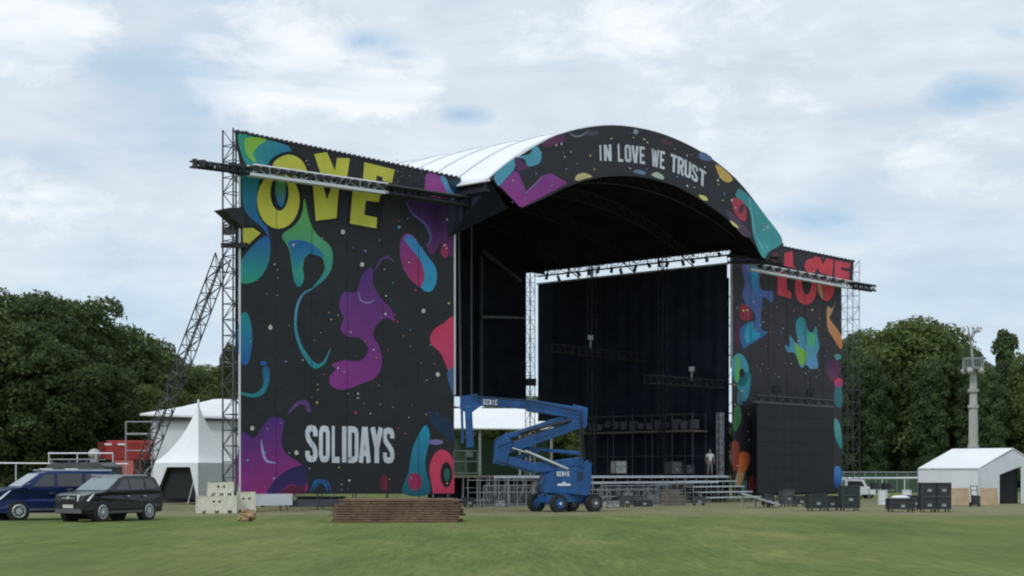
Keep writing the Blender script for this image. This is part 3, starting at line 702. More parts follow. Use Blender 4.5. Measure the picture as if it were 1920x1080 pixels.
# ------------------------------------------------------------------ drapes, deck and what stands in the opening
BW = -16.9
ub0, ub1 = uL1-1.5, FU(985, BW)
r_ = root('rear_drape', ST((ub0+ub1)/2, BW, 0), 'black cloth hung high across the rear of the stage, behind the blue boom lift', 'drape')
m = MB(); n = 40; zt_, zb_ = zE-.2, FP(940, 748, BW).z
vt = []; vb = []
for i in range(n+1):
    u = ub0+(ub1-ub0)*i/n; w_ = BW+.10*math.sin(i*1.9)+.05*math.sin(i*4.1); vt.append(ST(u, w_, zt_)); vb.append(ST(u, w_, zb_))
m.add(vt+vb, [(i, i+1, n+2+i, n+1+i) for i in range(n)]); m.build('cloth', 'black_cloth', r_, smooth=True)
m = MB(); m.tube(FP(903, 594, BW+.4), FP(984, 596, BW+.4), .10, 6); m.build('cross_pipe', 'alu_dull', r_)
m = MB(); m.beam(FP(905, 470, BW+.4), FP(976, 528, BW+.4), .25, .22); m.build('diagonal_brace', 'steel_mid', r_)
for a_, c_, w_, rr in (((903, 480), (902, 745), BW+.5, .12), ((860, 400), (864, 745), -4, .06), ((884, 410), (884, 745), -8, .06)): m = MB(); m.tube(FP(*a_, w_), FP(*c_, w_), rr, 5); m.build('upright', 'steel_mid', r_)
uS = 41.42; zS = 15.85
r_ = root('side_drape', ST(uS, -7, 0), 'tall black cloth wall closing the right side of the stage', 'drape')
m = MB(); n = 60; vt = []; vb = []
for i in range(n+1):
    w_ = -.1+(BW+.1)*i/n; u = uS+.08*math.sin(i*1.7)+.04*math.sin(i*3.7); vt.append(ST(u, w_, zS)); vb.append(ST(u, w_, 1.7 if w_ > -12.6 else 5.7))
m.add(vt+vb, [(i, i+1, n+2+i, n+1+i) for i in range(n)]); m.build('cloth', 'black_cloth', r_, smooth=True)
m = MB(); m.tube(ST(uS, 0, zS+.05), ST(uS, BW, zS+.05), .07, 5)
m.build('top_pipe', 'alu', r_)
# gap between drape and roof: eave truss carrying lamps
tr_ = root('rigging_truss', ST(uS+.4, -8, 0), 'dark truss crowded with hanging lamps, in the bright gap above the side wall', 'truss')
m = MB(); m.truss(ST(uS+.5, .3, zS+.88), ST(uS+.5, BW-.5, zS+.88), .4, .4, 1.0, .028, .02); m.build('lattice', 'steel_mid', tr_)
rd = random.Random(5)
for i in range(17):
    w_ = -.3-i*1.0+rd.uniform(-.25, .25); m = MB(); h = rd.uniform(.25, .55); x = uS+.5+rd.uniform(-.2, .2)
    zz = zS+rd.uniform(.62, .95); m.tube(ST(x, w_, zz+.1), ST(x, w_, zz-h*.3), .04, 5); m.box(ST(x, w_, zz-h*.35), (.22, .24, .1)); m.tube(ST(x, w_, zz-h*.4), ST(x+.05, w_+rd.uniform(-.2, .2), zz-.05-h), .09, 8, 0, .13)
    m.build('stage_lamp', 'black_plastic', tr_)
# masts
def mast(name, base, z1, w_, label, mat, grp=None, bay=.7, rc=.035, cat='lattice mast', parts=None, z0=0):
    r = root(name, base, label, cat, grp)
    m = MB(); up = Vector((0, 0, 1))
    m.truss(base+up*(z0+.12), base+up*z1, w_, w_, bay, rc, rc*.6, up=tuple(NV)); m.build('lattice', mat, r)
    m = MB(); m.box(base+up*(z0+.06), (w_*1.5, w_*1.5, .12)); m.build('base_plate', 'steel_dark', r)
    if parts: parts(r)
    return r
def headed(z):
    def f(r):
        m = MB(); m.box(Vector(r.location)+Vector((0, 0, z)), (.9, .9, .5)); m.build('sleeve_block', 'steel_dark', r)
    return f
pL = ST(uL0+.05, -.55, 0)
def lt(r):
    m = MB(); a = FP(419, 390, -.2); m.extr([FP(418, 392, .3), FP(458, 388, .3), FP(458, 428, .3)], -NV*.7); m.build('bracket', 'steel_dark', r)
    m = MB(); m.beam(FP(418, 460, .1), FP(462, 460, .1), .3, .22); m.build('cross_beam', 'steel_dark', r)
mast('lattice_tower', pL, FP(440, 243, -.4).z, .78, 'tall lattice tower at the left banner edge, standing over the cream blocks', 'steel_mid', bay=.75, rc=.042, parts=lt)
pR = FP(1594, 890, -.55); pR.z = 0
mast('lattice_tower', pR, FP(1594, 488, -.5).z, 1.0, 'tall lattice tower at the far right end of the stage', 'steel_mid', bay=.9, rc=.026)
q_ = FP(994, 890, BW-.3); q_.z = 0
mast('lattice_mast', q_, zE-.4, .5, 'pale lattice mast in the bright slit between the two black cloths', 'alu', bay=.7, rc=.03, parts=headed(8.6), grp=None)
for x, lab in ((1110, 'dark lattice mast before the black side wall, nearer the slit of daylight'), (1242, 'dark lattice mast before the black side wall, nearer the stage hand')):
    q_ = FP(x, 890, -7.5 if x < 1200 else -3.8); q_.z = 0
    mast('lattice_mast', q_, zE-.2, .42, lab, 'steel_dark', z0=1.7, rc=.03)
# raking buttress of the left tower
bt = root('raking_truss', ST(uL0-.3, -8.6, 0), 'slanting lattice strut leaning from the ground up to the left tower, across the white tent', 'lattice strut')
m = MB(); m.truss(ST(uL0-.3, -8.6, .1), ST(uL0-.3, -.95, 12.1), .55, .55, .7, .042, .026); m.build('lattice', 'steel_mid', bt)
m = MB(); m.box(ST(uL0-.3, -8.8, .06), (1.3, 1.3, .12)); m.build('base_plate', 'steel_dark', bt)
# horizontal trusses in front of both banners
def ptruss(pts, w, size, mat, r, name, bay=.8, rc=.045):
    m = MB()
    for (a, wa), (c, wc) in zip(pts, pts[1:]): m.truss(FP(*a, wa), FP(*c, wc), size, size, bay, rc, .03)
    return m.build(name, mat, r)
t = root('rigging_truss', FP(640, 890, 1.6)-Vector((0, 0, EYE)), 'long thin truss crossing the yellow LOVE and jutting out at the left', 'truss')
ptruss([((470, 319), 1.6), ((722, 354), 1.6)], 0, .42, 'alu', t, 'lattice', bay=1.0, rc=.07)
for i in range(15):
    x = 478+i*17; y = 319+(x-470)*.139; m = MB(); m.box(FP(x, y-4.5, 1.75), (.30, .30, .20), Matrix.Rotation(.84, 3, 'Z')); m.build('clamp', 'steel_dark', t)
m = MB(); m.beam(FP(470, 326, 1.85), FP(722, 361, 1.85), .06, .13); m.build('lower_rail', 'white_mark', t)
ptruss([((722, 356), 1.6), ((884, 380), 1.6)], 0, .40, 'steel_dark', t, 'inner_arm', bay=.5, rc=.09)
ptruss([((470, 321), 1.6), ((358, 307), 1.0)], 0, .26, 'steel_dark', t, 'outer_arm', bay=.6, rc=.045)
for i in range(7):
    x = 366+i*14; m = MB(); m.box(FP(x, 307+(x-358)*.125+random.uniform(-3, 3), 1.3), (random.uniform(.15, .4), .3, random.uniform(.2, .5))); m.build('chain_hoist', 'black_plastic', t)
t = root('rigging_truss', FP(1500, 890, 1.6)-Vector((0, 0, EYE)), 'long thin truss crossing the red LOVE and jutting out at the right', 'truss')
ptruss([((1408, 500), 1.6), ((1592, 534), 1.6)], 0, .42, 'alu', t, 'lattice', bay=1.0, rc=.06)
ptruss([((1592, 534), 1.6), ((1638, 541), 1.4)], 0, .36, 'steel_dark', t, 'outer_arm', bay=.4, rc=.08)
ptruss([((1368, 486), 1.6), ((1462, 488), 2.6)], 0, .40, 'steel_dark', t, 'inner_arm', bay=.5, rc=.08)
for i in range(10):
    x = 1425+i*17; y = 500+(x-1408)*.185; m = MB(); m.box(FP(x, y-4, 1.75), (.32, .32, .24), Matrix.Rotation(.84, 3, 'Z')); m.build('clamp', 'steel_dark', t)
m = MB(); m.beam(FP(1408, 505, 1.85), FP(1592, 539, 1.85), .06, .13); m.build('lower_rail', 'white_mark', t)
# dim trusses hanging low in front of the side wall
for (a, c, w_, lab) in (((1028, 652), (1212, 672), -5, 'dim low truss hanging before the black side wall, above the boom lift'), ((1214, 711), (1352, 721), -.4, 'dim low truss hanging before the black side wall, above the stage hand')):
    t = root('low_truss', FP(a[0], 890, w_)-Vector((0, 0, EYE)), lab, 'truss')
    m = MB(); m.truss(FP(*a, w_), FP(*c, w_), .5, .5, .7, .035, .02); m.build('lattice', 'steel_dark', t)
    m = MB(); x = a[0]+(c[0]-a[0])*(.43 if a[0] < 1100 else .6); y = a[1]+3
    m.box(FP(x, y-22, w_), (.35, .3, .3)); m.tube(FP(x, y-20, w_), FP(x, y, w_), .05, 5); m.build('motor', 'alu_dull', t)
# stage deck
DZ = 1.70; u0d, u1d = uL1+.2, uS-.1
dk = root('stage_deck', ST((u0d+u1d)/2, -6, 0), 'wide raised stage floor on steel legs beneath the arch', 'stage deck')
m = MB(); m.extr([ST(u0d+3, 0, DZ-.12), ST(u1d, 0, DZ-.12), ST(u1d, -16, DZ-.12), ST(u0d+9, -16, DZ-.12)], (0, 0, .12)); m.build('platform', 'deck', dk)
m = MB(); m.beam(ST(u0d+3, .05, DZ-.08), ST(u1d, .05, DZ-.08), .08, .14); m.beam(ST(u0d+6, 1.25, DZ-.42), ST(u1d-3, 1.25, DZ-.42), .08, .12); m.build('edge_rail', 'alu', dk)
m = MB(); m.extr([ST(u0d+6, .12, DZ-.48), ST(u1d-3, .12, DZ-.48), ST(u1d-3, 1.2, DZ-.48), ST(u0d+6, 1.2, DZ-.48)], (0, 0, .10)); m.build('front_step', 'deck', dk)
m = MB(); rd = random.Random(8)
i = 0; u = u0d+3.05
while u < u1d:
    for w_ in (1.18, -.02, -2.4, -4.8):
        if w_ > 1 and not (u0d+6 < u < u1d-3): continue
        m.tube(ST(u, w_, 0), ST(u, w_, DZ-.15 if w_ < 1 else DZ-.48), .028, 4)
    m.tube(ST(u, -.02, .3), ST(u, -4.8, .3), .02, 4)
    if i % 2 == 0: m.tube(ST(u, -.02, .15), ST(min(u+1.2, u1d), -.02, DZ-.2), .02, 3)
    u += 1.22; i += 1
for w_, za in ((1.18, (.35, .8)), (-.02, (.3, 1.0)), (-2.4, (.3, 1.0))):
    for z in za: m.tube(ST(u0d+(6 if w_ > 1 else 3), w_, z), ST(u1d-(3 if w_ > 1 else 0), w_, z), .022, 4)
m.build('understructure', 'alu_dull', dk)
m = MB(); m.add([ST(u0d+3, -5.2, 0), ST(u1d-.05, -5.2, 0), ST(u1d-.05, -.1, 0), ST(u0d+3, -5.2, DZ-.13), ST(u1d-.05, -5.2, DZ-.13), ST(u1d-.05, -.1, DZ-.13)], [(0, 1, 4, 3), (1, 2, 5, 4)]); m.build('under_cloth', 'black_cloth', dk)
# steps at the right corner
st = root('wide_steps', ST(FU(1345, 1.5), 2, 0), 'wide metal steps going up to the right corner of the stage', 'steps')
us0, us1 = FU(1292, 1.5), FU(1388, 1.5)
for k in range(4):
    m = MB(); z = .34*(k+1); w_ = 3.1-k*.62
    m.extr([ST(us0, w_-.02, z-.07), ST(us1, w_-.02, z-.07), ST(us1, w_-.60, z-.07), ST(us0, w_-.60, z-.07)], (0, 0, .07)); m.build('tread', 'alu', st)
m = MB()
for i in range(5):
    u = us0+.1+(us1-us0-.2)*i/4
    for k in range(4): m.tube(ST(u, 3.0-k*.62, 0), ST(u, 3.0-k*.62, .34*(k+1)-.08), .025, 4)
    if i in (0, 4): m.tube(ST(u, 3.0, 0), ST(u, .7, 1.36), .03, 4)
m.build('support', 'alu_dull', st)
# scaffold risers along the side wall
sr = root('scaffold_riser', ST(39.6, -7, DZ), 'dim scaffold platform with pale rails along the foot of the black side wall', 'scaffold')
m = MB()
for w_ in np.linspace(-11.5, -1.5, 7):
    for u in (39.4, 40.9): m.tube(ST(u, w_, DZ), ST(u, w_, 5.9), .035, 4)
for u in (39.4, 40.9):
    for z in (3.0, 4.6, 5.8): m.tube(ST(u, -11.5, z), ST(u, -1.5, z), .03, 4)
m.build('frame', 'steel_mid', sr)
m = MB(); m.extr([ST(39.3, -11.6, 4.62), ST(39.3, -1.4, 4.62), ST(41.0, -1.4, 4.62), ST(41.0, -11.6, 4.62)], (0, 0, .1)); m.build('platform', 'deck', sr)
m = MB()
for k in range(14):
    w_ = -11+k*.72; m.box(ST(39.8, w_, 5.15+rd.uniform(-.1, .1)), (.45, .45, rd.uniform(.3, .75)), Matrix.Rotation(.84, 3, 'Z'))
m.build('lamp_row', 'steel_mid', sr)
q_ = FP(1350, 890, -.35); q_.z = DZ
pl_ = root('support_post', q_, 'pale grey post beside the stage hand at the right edge of the opening', 'post')
m = MB(); m.truss(q_, q_+Vector((0, 0, 4.2)), .3, .3, .4, .05, .03, up=tuple(NV)); m.build('lattice', 'alu_dull', pl_)
m = MB(); m.box(q_+Vector((0, 0, .03)), (.5, .5, .06)); m.build('base_plate', 'alu_dull', pl_)
# cases on the deck
def road_case(pos, size, label, mat='case', rz=0.0, name='flight_case', grp=None, wheels=True, cat='flight case'):
    r = root(name, pos, label, cat, grp, rz=rz); sx, sy, sz = size; z0 = .12 if wheels else 0
    m = MB(); m.box((0, 0, z0+(sz-z0)/2), (sx-.03, sy-.03, sz-z0-.03)); m.build('body', mat, r, world=False)
    m = MB(); zc = (z0, sz)
    for x in (-sx/2, sx/2):
        for y in (-sy/2, sy/2): m.box((x, y, (z0+sz)/2), (.035, .035, sz-z0))
    for y in (-sy/2, sy/2):
        for z in (z0+.02, sz*.62, sz-.015): m.box((0, y, z), (sx-.036, .03, .03))
    for x in (-sx/2, sx/2):
        for z in (z0+.02, sz-.015): m.box((x, 0, z), (.03, sy-.036, .03))
    m.build('edge_frame', 'steel_mid', r, world=False)
    m = MB(); m.box((-.0, -sy/2-.012, sz*.45), (.2, .02, .13)); m.build('latch', 'alu_dull', r, world=False)
    if wheels:
        for x in (-sx/2+.09, sx/2-.09):
            for y in (-sy/2+.09, sy/2-.09):
                m = MB(); m.tube((x-.02, y, .055), (x+.02, y, .055), .055, 10); m.box((x, y, .1), (.06, .06, .035)); m.build('castor', 'rubber', r, world=False)
    return r
q_ = FP(1160, 890, -1.2); q_.z = DZ
road_case(q_, (.80, .6, .92), 'pale grey square case standing at the front edge of the stage floor', 'concrete', .5, name='equipment_case', cat='case')
for x, sz, lab in ((1262, .9, 'dim wide grey case further back on the stage floor, left of the smaller one'), (1288, .7, 'dim small grey case on the stage floor between the wide one and the stage hand')):
    q_ = FP(x, 890, -1.9); q_.z = DZ; road_case(q_, (sz, .7, sz), lab, 'steel_mid', .7, name='equipment_case', cat='case')
# led screen
uX0, uX1 = FU(1420, 1.2), FU(1564, 1.2); z0s = FP(1420, 926, 1.2).z; z1s = FP(1420, 755, 1.2).z
sc_ = root('video_screen', ST((uX0+uX1)/2, 1.2, 0), 'large blank dark screen hung in front of the right banner', 'screen')
m = MB(); nu, nz_ = 9, 7
for i in range(nu):
    for j in range(nz_):
        a = uX0+(uX1-uX0)*i/nu; c = uX0+(uX1-uX0)*(i+1)/nu; z = z0s+(z1s-z0s)*j/nz_; zz = z0s+(z1s-z0s)*(j+1)/nz_
        m.extr([ST(a+.008, 1.2, z+.008), ST(c-.008, 1.2, z+.008), ST(c-.008, 1.2, zz-.008), ST(a+.008, 1.2, zz-.008)], -NV*.12)
m.build('panel', 'screen', sc_)
m = MB(); m.truss(ST(uX0-.1, .95, z1s+.3), ST(uX1+.1, .95, z1s+.3), .4, .4, .6, .04, .025); m.build('top_truss', 'steel_mid', sc_)
m = MB(); m.beam(ST(uX0-.1, 1.0, z1s+.06), ST(uX1+.1, 1.0, z1s+.06), .3, .07); m.build('hanging_bar', 'alu_dull', sc_)
for i in range(2):
    u = uX0+(uX1-uX0)*(.28+.44*i); m = MB(); m.tube(ST(u, .95, z1s+.5), ST(u, .95, z1s+2.2), .03, 4); m.box(ST(u, .95, z1s+1.0), (.5, .5, .5)); m.build('chain_hoist', 'steel_dark', sc_)
m = MB()
for u in np.linspace(uX0+.2, uX1-.2, 5): m.tube(ST(u, .75, 0), ST(u, .75, z1s), .04, 4)
m.build('rear_frame', 'steel_dark', sc_)

# ------------------------------------------------------------------ behind: tents, fences, mast
def quad_wall(m, a, b, z0, z1): a = Vector(a); b = Vector(b); m.extr([a+Vector((0, 0, z0)), b+Vector((0, 0, z0)), b+Vector((0, 0, z1)), a+Vector((0, 0, z1))], (b-a).cross(Vector((0, 0, 1))).normalized()*-.03)
# pagoda tent with black doorway
YP = 92.0; X = lambda x, Y: (x-960)*Y/FPX
c0 = Vector((X(286, YP), YP, 0)); c1 = Vector((X(372, YP-2.2), YP-2.2, 0)); c2 = Vector((X(450, YP), YP+.3, 0)); c3 = c0+c2-c1
pt = root('pagoda_tent', (c0+c2)/2, 'pointed white tent with a black doorway, behind the slanting strut', 'tent')
pk = (c0+c2)/2; pk = Vector((X(372, pk.y), pk.y, EYE+(890-757)*pk.y/FPX)); ez = 2.45
m = MB(); n = 8; cs = [c0, c1, c2, c3]
for k in range(4):
    a, b_ = cs[k], cs[(k+1) % 4]; rows = []
    for i in range(n+1):
        t = i/n; hh = ez+(pk.z-ez)*(t**1.35*.8+t**5*.2); f = t
        rows.append([(a+(b_-a)*j/4)*(1-f)+Vector((pk.x, pk.y, 0))*f+Vector((0, 0, hh)) for j in range(5)])
    vs = [p for r0 in rows for p in r0]; fs = [(i*5+j, i*5+j+1, (i+1)*5+j+1, (i+1)*5+j) for i in range(n) for j in range(4)]
    m.add(vs, fs)
m.tube(pk-Vector((0, 0, .3)), pk+Vector((0, 0, .25)), .06, 6)
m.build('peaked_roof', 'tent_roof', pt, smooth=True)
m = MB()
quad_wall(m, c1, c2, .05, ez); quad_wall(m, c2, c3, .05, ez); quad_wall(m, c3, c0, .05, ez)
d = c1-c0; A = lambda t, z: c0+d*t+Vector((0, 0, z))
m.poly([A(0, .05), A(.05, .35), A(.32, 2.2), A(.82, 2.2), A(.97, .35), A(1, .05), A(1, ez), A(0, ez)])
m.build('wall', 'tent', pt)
for c, dx, dy in ((c0, -1.6, -.4), (c1, -.3, -1.6), (c2, 1.2, -1.0)): m = MB(); m.tube(c+Vector((0, 0, ez)), c+Vector((dx, dy, .05)), .018, 4); m.build('guy_rope', 'tent', pt)
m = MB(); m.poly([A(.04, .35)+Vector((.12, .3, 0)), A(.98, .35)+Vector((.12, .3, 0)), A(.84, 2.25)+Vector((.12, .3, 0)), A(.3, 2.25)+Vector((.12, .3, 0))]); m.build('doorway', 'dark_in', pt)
for c in (c0, c1, c2, c3): m = MB(); m.tube(c, c+Vector((0, 0, ez)), .05, 6); m.build('pole', 'alu', pt)
# flat canopy marquee behind the pagoda
YC = 99.0
mq = root('marquee', (X(365, YC), YC+3, 0), 'flat-roofed white marquee rising behind the pointed tent', 'marquee')
zc0 = AT(300, 785, YC).z; F = lambda x, y, Y=YC: AT(x, y, Y)
m = MB(); m.extr([F(262, 779), F(455, 786), F(456, 748, YC+5), F(400, 752, YC+5), F(340, 766, YC+4)], (0, 0, .12)); m.build('roof', 'tent_roof', mq)
m = MB(); m.extr([F(290, 789, YC+.2), F(455, 789, YC+.2), F(455, 784, YC+.2), F(290, 782, YC+.2)], (0, .3, 0)); m.build('painted_eave_shadow', 'steel_mid', mq)  # dark strip standing in for the shade under the marquee eave
m = MB(); a = Vector((X(284, YC+.5), YC+.5, 0)); b_ = Vector((X(458, YC+.5), YC+.5, 0)); quad_wall(m, a, b_, 0, zc0-.1); quad_wall(m, a, a+Vector((-.4, 5, 0)), 0, zc0-.1); quad_wall(m, b_, b_+Vector((0, 5, 0)), 0, zc0); m.build('wall', 'tent', mq)
# gable tent at the right
cA = GP(1836, 945.5); YT = cA.y
e1 = Vector((X(1722, YT+3.0), YT+3.0, 0)); e2 = Vector((X(1960, YT+3.6), YT+3.6, 0)); e3 = e1+e2-cA
gt = root('frame_tent', (e1+e2)/2, 'white gabled tent with a black side opening, at the right end below the lamp mast', 'tent')
hz_ = EYE+(890-878)*YT/FPX; apx = (cA+e2)/2; rz_ = EYE+(890-841)*apx.y/FPX; apb = apx+(e1-cA)
up = Vector((0, 0, 1))
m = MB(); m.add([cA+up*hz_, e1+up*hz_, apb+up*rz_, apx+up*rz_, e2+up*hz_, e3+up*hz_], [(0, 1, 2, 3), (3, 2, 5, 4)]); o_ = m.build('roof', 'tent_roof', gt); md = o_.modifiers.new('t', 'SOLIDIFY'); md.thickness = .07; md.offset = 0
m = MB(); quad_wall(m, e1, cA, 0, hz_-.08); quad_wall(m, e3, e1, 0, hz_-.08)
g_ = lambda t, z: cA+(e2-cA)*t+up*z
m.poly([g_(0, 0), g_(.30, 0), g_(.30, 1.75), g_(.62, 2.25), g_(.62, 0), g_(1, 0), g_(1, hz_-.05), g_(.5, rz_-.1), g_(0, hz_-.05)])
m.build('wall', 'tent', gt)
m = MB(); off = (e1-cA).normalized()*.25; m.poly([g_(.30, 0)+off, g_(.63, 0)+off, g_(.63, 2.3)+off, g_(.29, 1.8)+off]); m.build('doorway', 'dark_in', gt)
m = MB()
for c in (e1, cA, e2): m.tube(c, c+up*hz_, .05, 6)
m.tube(e1+up*(hz_-.04), cA+up*(hz_-.04), .05, 6)
m.build('frame', 'alu', gt)
# marquee far behind the stage
YM = 128.0
fm = root('marquee', (X(930, YM), YM+4, 0), 'long white marquee roof seen through the stage opening behind the boom lift', 'marquee')
m = MB(); F = lambda x, y, Y=YM: AT(x, y, Y)
m.extr([F(820, 804), F(1040, 806), F(1020, 768, YM+6), F(840, 768, YM+6)], (0, 0, .1)); m.build('roof', 'tent_roof', fm)
for x in (826, 900, 975, 1034): m = MB(); m.tube(Vector((X(x, YM), YM+.3, 0)), F(x, 806, YM+.3), .12, 6); m.build('pole', 'alu_dull', fm)
m = MB(); m.box((X(930, YM), YM+5.8, 2.4), (8.6, .1, 4.8)); m.build('rear_wall', 'green_mesh', fm)
# lamp mast
YL = 130.0
lm = root('lamp_mast', (X(1825, YL), YL, 0), 'tall pale mast with ring platform and lamp cluster, behind the white gabled tent', 'lamp mast')
Z = lambda y: EYE+(890-y)*YL/FPX
bx, by = X(1825, YL), YL; m = MB(); m.tube((bx, by, 0), (bx, by, Z(765)), .43, 14, 0, .36); m.tube((bx, by, Z(765)), (bx, by, Z(690)), .34, 14, 0, .26)
for z in (Z(840), Z(765), Z(735)): m.tube((bx, by, z), (bx, by, z+.25), .46, 14)
m.build('column', 'concrete', lm, smooth=False)
m = MB()
for k in range(16):
    a = 2*PI*k/16; b2 = 2*PI*(k+1)/16; p = Vector((bx+math.cos(a)*.85, by+math.sin(a)*.85, Z(690))); p2 = Vector((bx+math.cos(b2)*.85, by+math.sin(b2)*.85, Z(690)))
    m.tube(p, p2, .05, 4); m.tube(p+up*.8, p2+up*.8, .04, 4); m.tube(p, p+up*.8, .03, 4)
m.tube((bx, by, Z(693)), (bx, by, Z(691)), .85, 16)
m.build('ring_platform', 'alu_dull', lm)
for k in range(5):
    a = 2*PI*k/5+.3; m = MB(); m.sphere((bx+math.cos(a)*.75, by+math.sin(a)*.75, Z(688)-.35), .28, 8, 6); m.build('lamp_head', 'concrete', lm, smooth=True)
m = MB(); m.tube((bx, by, Z(690)), (bx-.2, by, Z(640)), .12, 8, 0, .09)
for k in range(8):
    a = 2*PI*k/8; m.tube((bx-.2, by, Z(640)), (bx-.2+math.cos(a)*.65, by+math.sin(a)*.65, Z(612)), .035, 4)
m.build('neck', 'alu_dull', lm)
for k in range(8):
    a = 2*PI*k/8; m = MB(); c = Vector((bx-.2+math.cos(a)*.62, by+math.sin(a)*.62, Z(616+(k % 3)*6))); m.tube(c, c+Vector((math.cos(a)*.2, math.sin(a)*.2, .12)), .14, 8, 0, .2); m.build('floodlight', 'alu', lm)
# fences and barriers
def barrier(a, b_, label, h=1.1, n=None, grp=None, mat='alu_dull', name='crowd_barrier', infill=True, rails=(0, .98), r=.025):
    a = Vector(a); b_ = Vector(b_); rt = root(name, (a+b_)/2, label, 'barrier' if name == 'crowd_barrier' else 'railing', grp)
    m = MB(); m.tube(a, a+up*h, r, 5); m.tube(b_, b_+up*h, r, 5)
    for f_ in rails: m.tube(a+up*(h*f_+.03), b_+up*(h*f_+.03), r, 5)
    m.build('frame', mat, rt)
    if infill:
        m = MB(); k = int((b_-a).length/.14)
        for i in range(1, k): p = a+(b_-a)*i/k; m.tube(p+up*.05, p+up*h, .009, 3)
        m.build('bars', mat, rt)
    m = MB()
    for p in (a, b_): d = (b_-a).cross(up).normalized()*.3; m.tube(p-d+up*.02, p+d+up*.02, .02, 4)
    m.build('foot', mat, rt)
    return rt
for i, lb in enumerate(('steel crowd barrier right next to the banner wall', 'steel crowd barrier second from the banner wall', 'steel crowd barrier midway between the banner wall and the blue lift', 'steel crowd barrier just left of the blue lift')):
    a = ST(uL1+.6+i*2.0, 1.6, 0); b_ = ST(uL1+.6+i*2.0+1.9, 1.75, 0)
    barrier(a, b_, lb, grp='crowd barriers left of the blue lift', h=1.15)
for i, lb in enumerate(('steel crowd barrier just right of the blue lift', 'steel crowd barrier midway between the blue lift and the wide steps', 'steel crowd barrier nearest to the wide steps')):
    a = ST(FU(1130, 1.9)+i*2.3, 1.9+.1*(i % 2), 0); barrier(a, a+UD*2.2, lb, grp='crowd barriers right of the blue lift')
# rail fence behind cars and at the right
rl = root('railing', (X(120, 75), 75, 0), 'pale metal rail standing behind the blue and black cars', 'railing')
m = MB(); Y = 75
m.tube(AT(-60, 868, Y), AT(240, 870, Y), .035, 5); m.tube(AT(90, 850, Y), AT(212, 850, Y), .035, 5)
for x in (92, 145, 180, 212): m.tube(AT(x, 850, Y), Vector((X(x, Y), Y, 0)), .035, 5)
for x in (-40, 30): m.tube(AT(x, 868, Y), Vector((X(x, Y), Y, 0)), .035, 5)
m.build('rail', 'alu', rl)
rl = root('railing', (X(1650, 120), 120, 0), 'white rail fence across the far grass between the stage and the right tent', 'railing')
m = MB(); Y = 120
m.tube(AT(1560, 897, Y), AT(1790, 896, Y), .08, 5)
for x in range(1570, 1790, 42): m.tube(AT(x, 897, Y), Vector((X(x, Y), Y, 0)), .05, 5)
m.build('rail', 'white_mark', rl)
hf = root('mesh_fence', (X(1660, 150), 150, 0), 'low dark green mesh fence at the foot of the right wood', 'fence')
m = MB(); Y = 150; m.extr([AT(1560, 886, Y), AT(1780, 886, Y), Vector((X(1780, Y), Y, 0)), Vector((X(1560, Y), Y, 0))], (0, .05, 0)); m.build('mesh_panel', 'green_mesh', hf)
m = MB()
for x in range(1562, 1790, 20): m.tube(Vector((X(x, Y), Y-.05, 0)), AT(x, 884, Y-.05), .04, 4)
m.tube(AT(1560, 885.5, Y-.05), AT(1780, 885.5, Y-.05), .05, 4)
m.build('post', 'alu_dull', hf)
# red container with salmon end, and gantry posts
Y = 105
rc = root('red_container', (X(235, Y), Y, 0), 'faded red container behind the black car, left of the white tents', 'container')
m = MB(); z1 = AT(0, 826, Y).z; z0 = AT(0, 862, Y).z
m.box(((X(208, Y)+X(282, Y))/2, Y+1.2, (z0+z1)/2), (X(282, Y)-X(190, Y), 2.4, z1-z0)); m.build('upper_body', 'red', rc, bevel=.04)
m = MB(); m.box(((X(214, Y)+X(250, Y))/2, Y+1.2, z0/2), (X(250, Y)-X(214, Y), 2.3, z0-.02)); m.build('lower_body', 'salmon', rc, bevel=.03)
m = MB()
for x in (197, 222): m.box((X(x+6, Y), Y-.04, AT(0, 833, Y).z), (.5, .04, .12))
m.build('stripe', 'white_mark', rc)
m = MB(); k = 22
for i in range(k): x = X(190, Y)+(X(282, Y)-X(190, Y))*(i+.5)/k; m.box((x-.25, Y-.02, (z0+z1)/2), (.06, .05, z1-z0-.2))
m.build('corrugation', 'red', rc)
gn = root('scaffold_gantry', (X(258, 97), 97, 0), 'thin pale scaffold gantry in front of the red container', 'scaffold')
m = MB(); Y = 97
for x in (236, 285): m.tube(Vector((X(x, Y), Y, 0)), AT(x, 790, Y), .05, 5)
m.tube(AT(236, 814, Y), AT(285, 814, Y), .07, 5); m.tube(AT(236, 845, Y), AT(285, 845, Y), .04, 5); m.tube(AT(236, 791, Y), AT(285, 791, Y), .04, 5)
m.build('frame', 'alu_dull', gn)
# cream ballast blocks by the left tower
def ballast(pos, sx, sy, sz, label, rz=0.3):
    r = root('ballast_block', pos, label, 'ballast block', None, rz)
    m = MB(); nt_ = 3; pr = [(-sx/2, 0)]
    for i in range(nt_):
        c = -sx/2+sx*(i+.5)/nt_; pr += [(c-.1, 0), (c-.1, .14), (c+.1, .14), (c+.1, 0)]
    pr += [(sx/2, 0), (sx/2, sz), (-sx/2, sz)]
    m.extr([(x, -sy/2, z) for x, z in pr], (0, sy, 0)); m.build('body', 'cream', r, world=False, bevel=.02)
    for x in (-.12, .14):
        m = MB(); m.tube((x, -sy/2-.004, sz*.68), (x, -sy/2+.03, sz*.68), .055, 10); m.build('lifting_hole', 'dark_in', r, world=False)
    return r
g0 = GP(405, 962)
ballast(g0, 1.75, .9, .78, 'lower cream concrete block under the left lattice tower', .25)
ballast(g0+Vector((.18, .12, .785)), 1.1, .8, .62, 'smaller cream concrete block on top of the lower one, under the left tower', .25)
ballast(g0+Vector((1.15, 1.2, 0)), .8, .7, .95, 'narrow cream concrete block beside the lower one, close to the banner foot', .25)
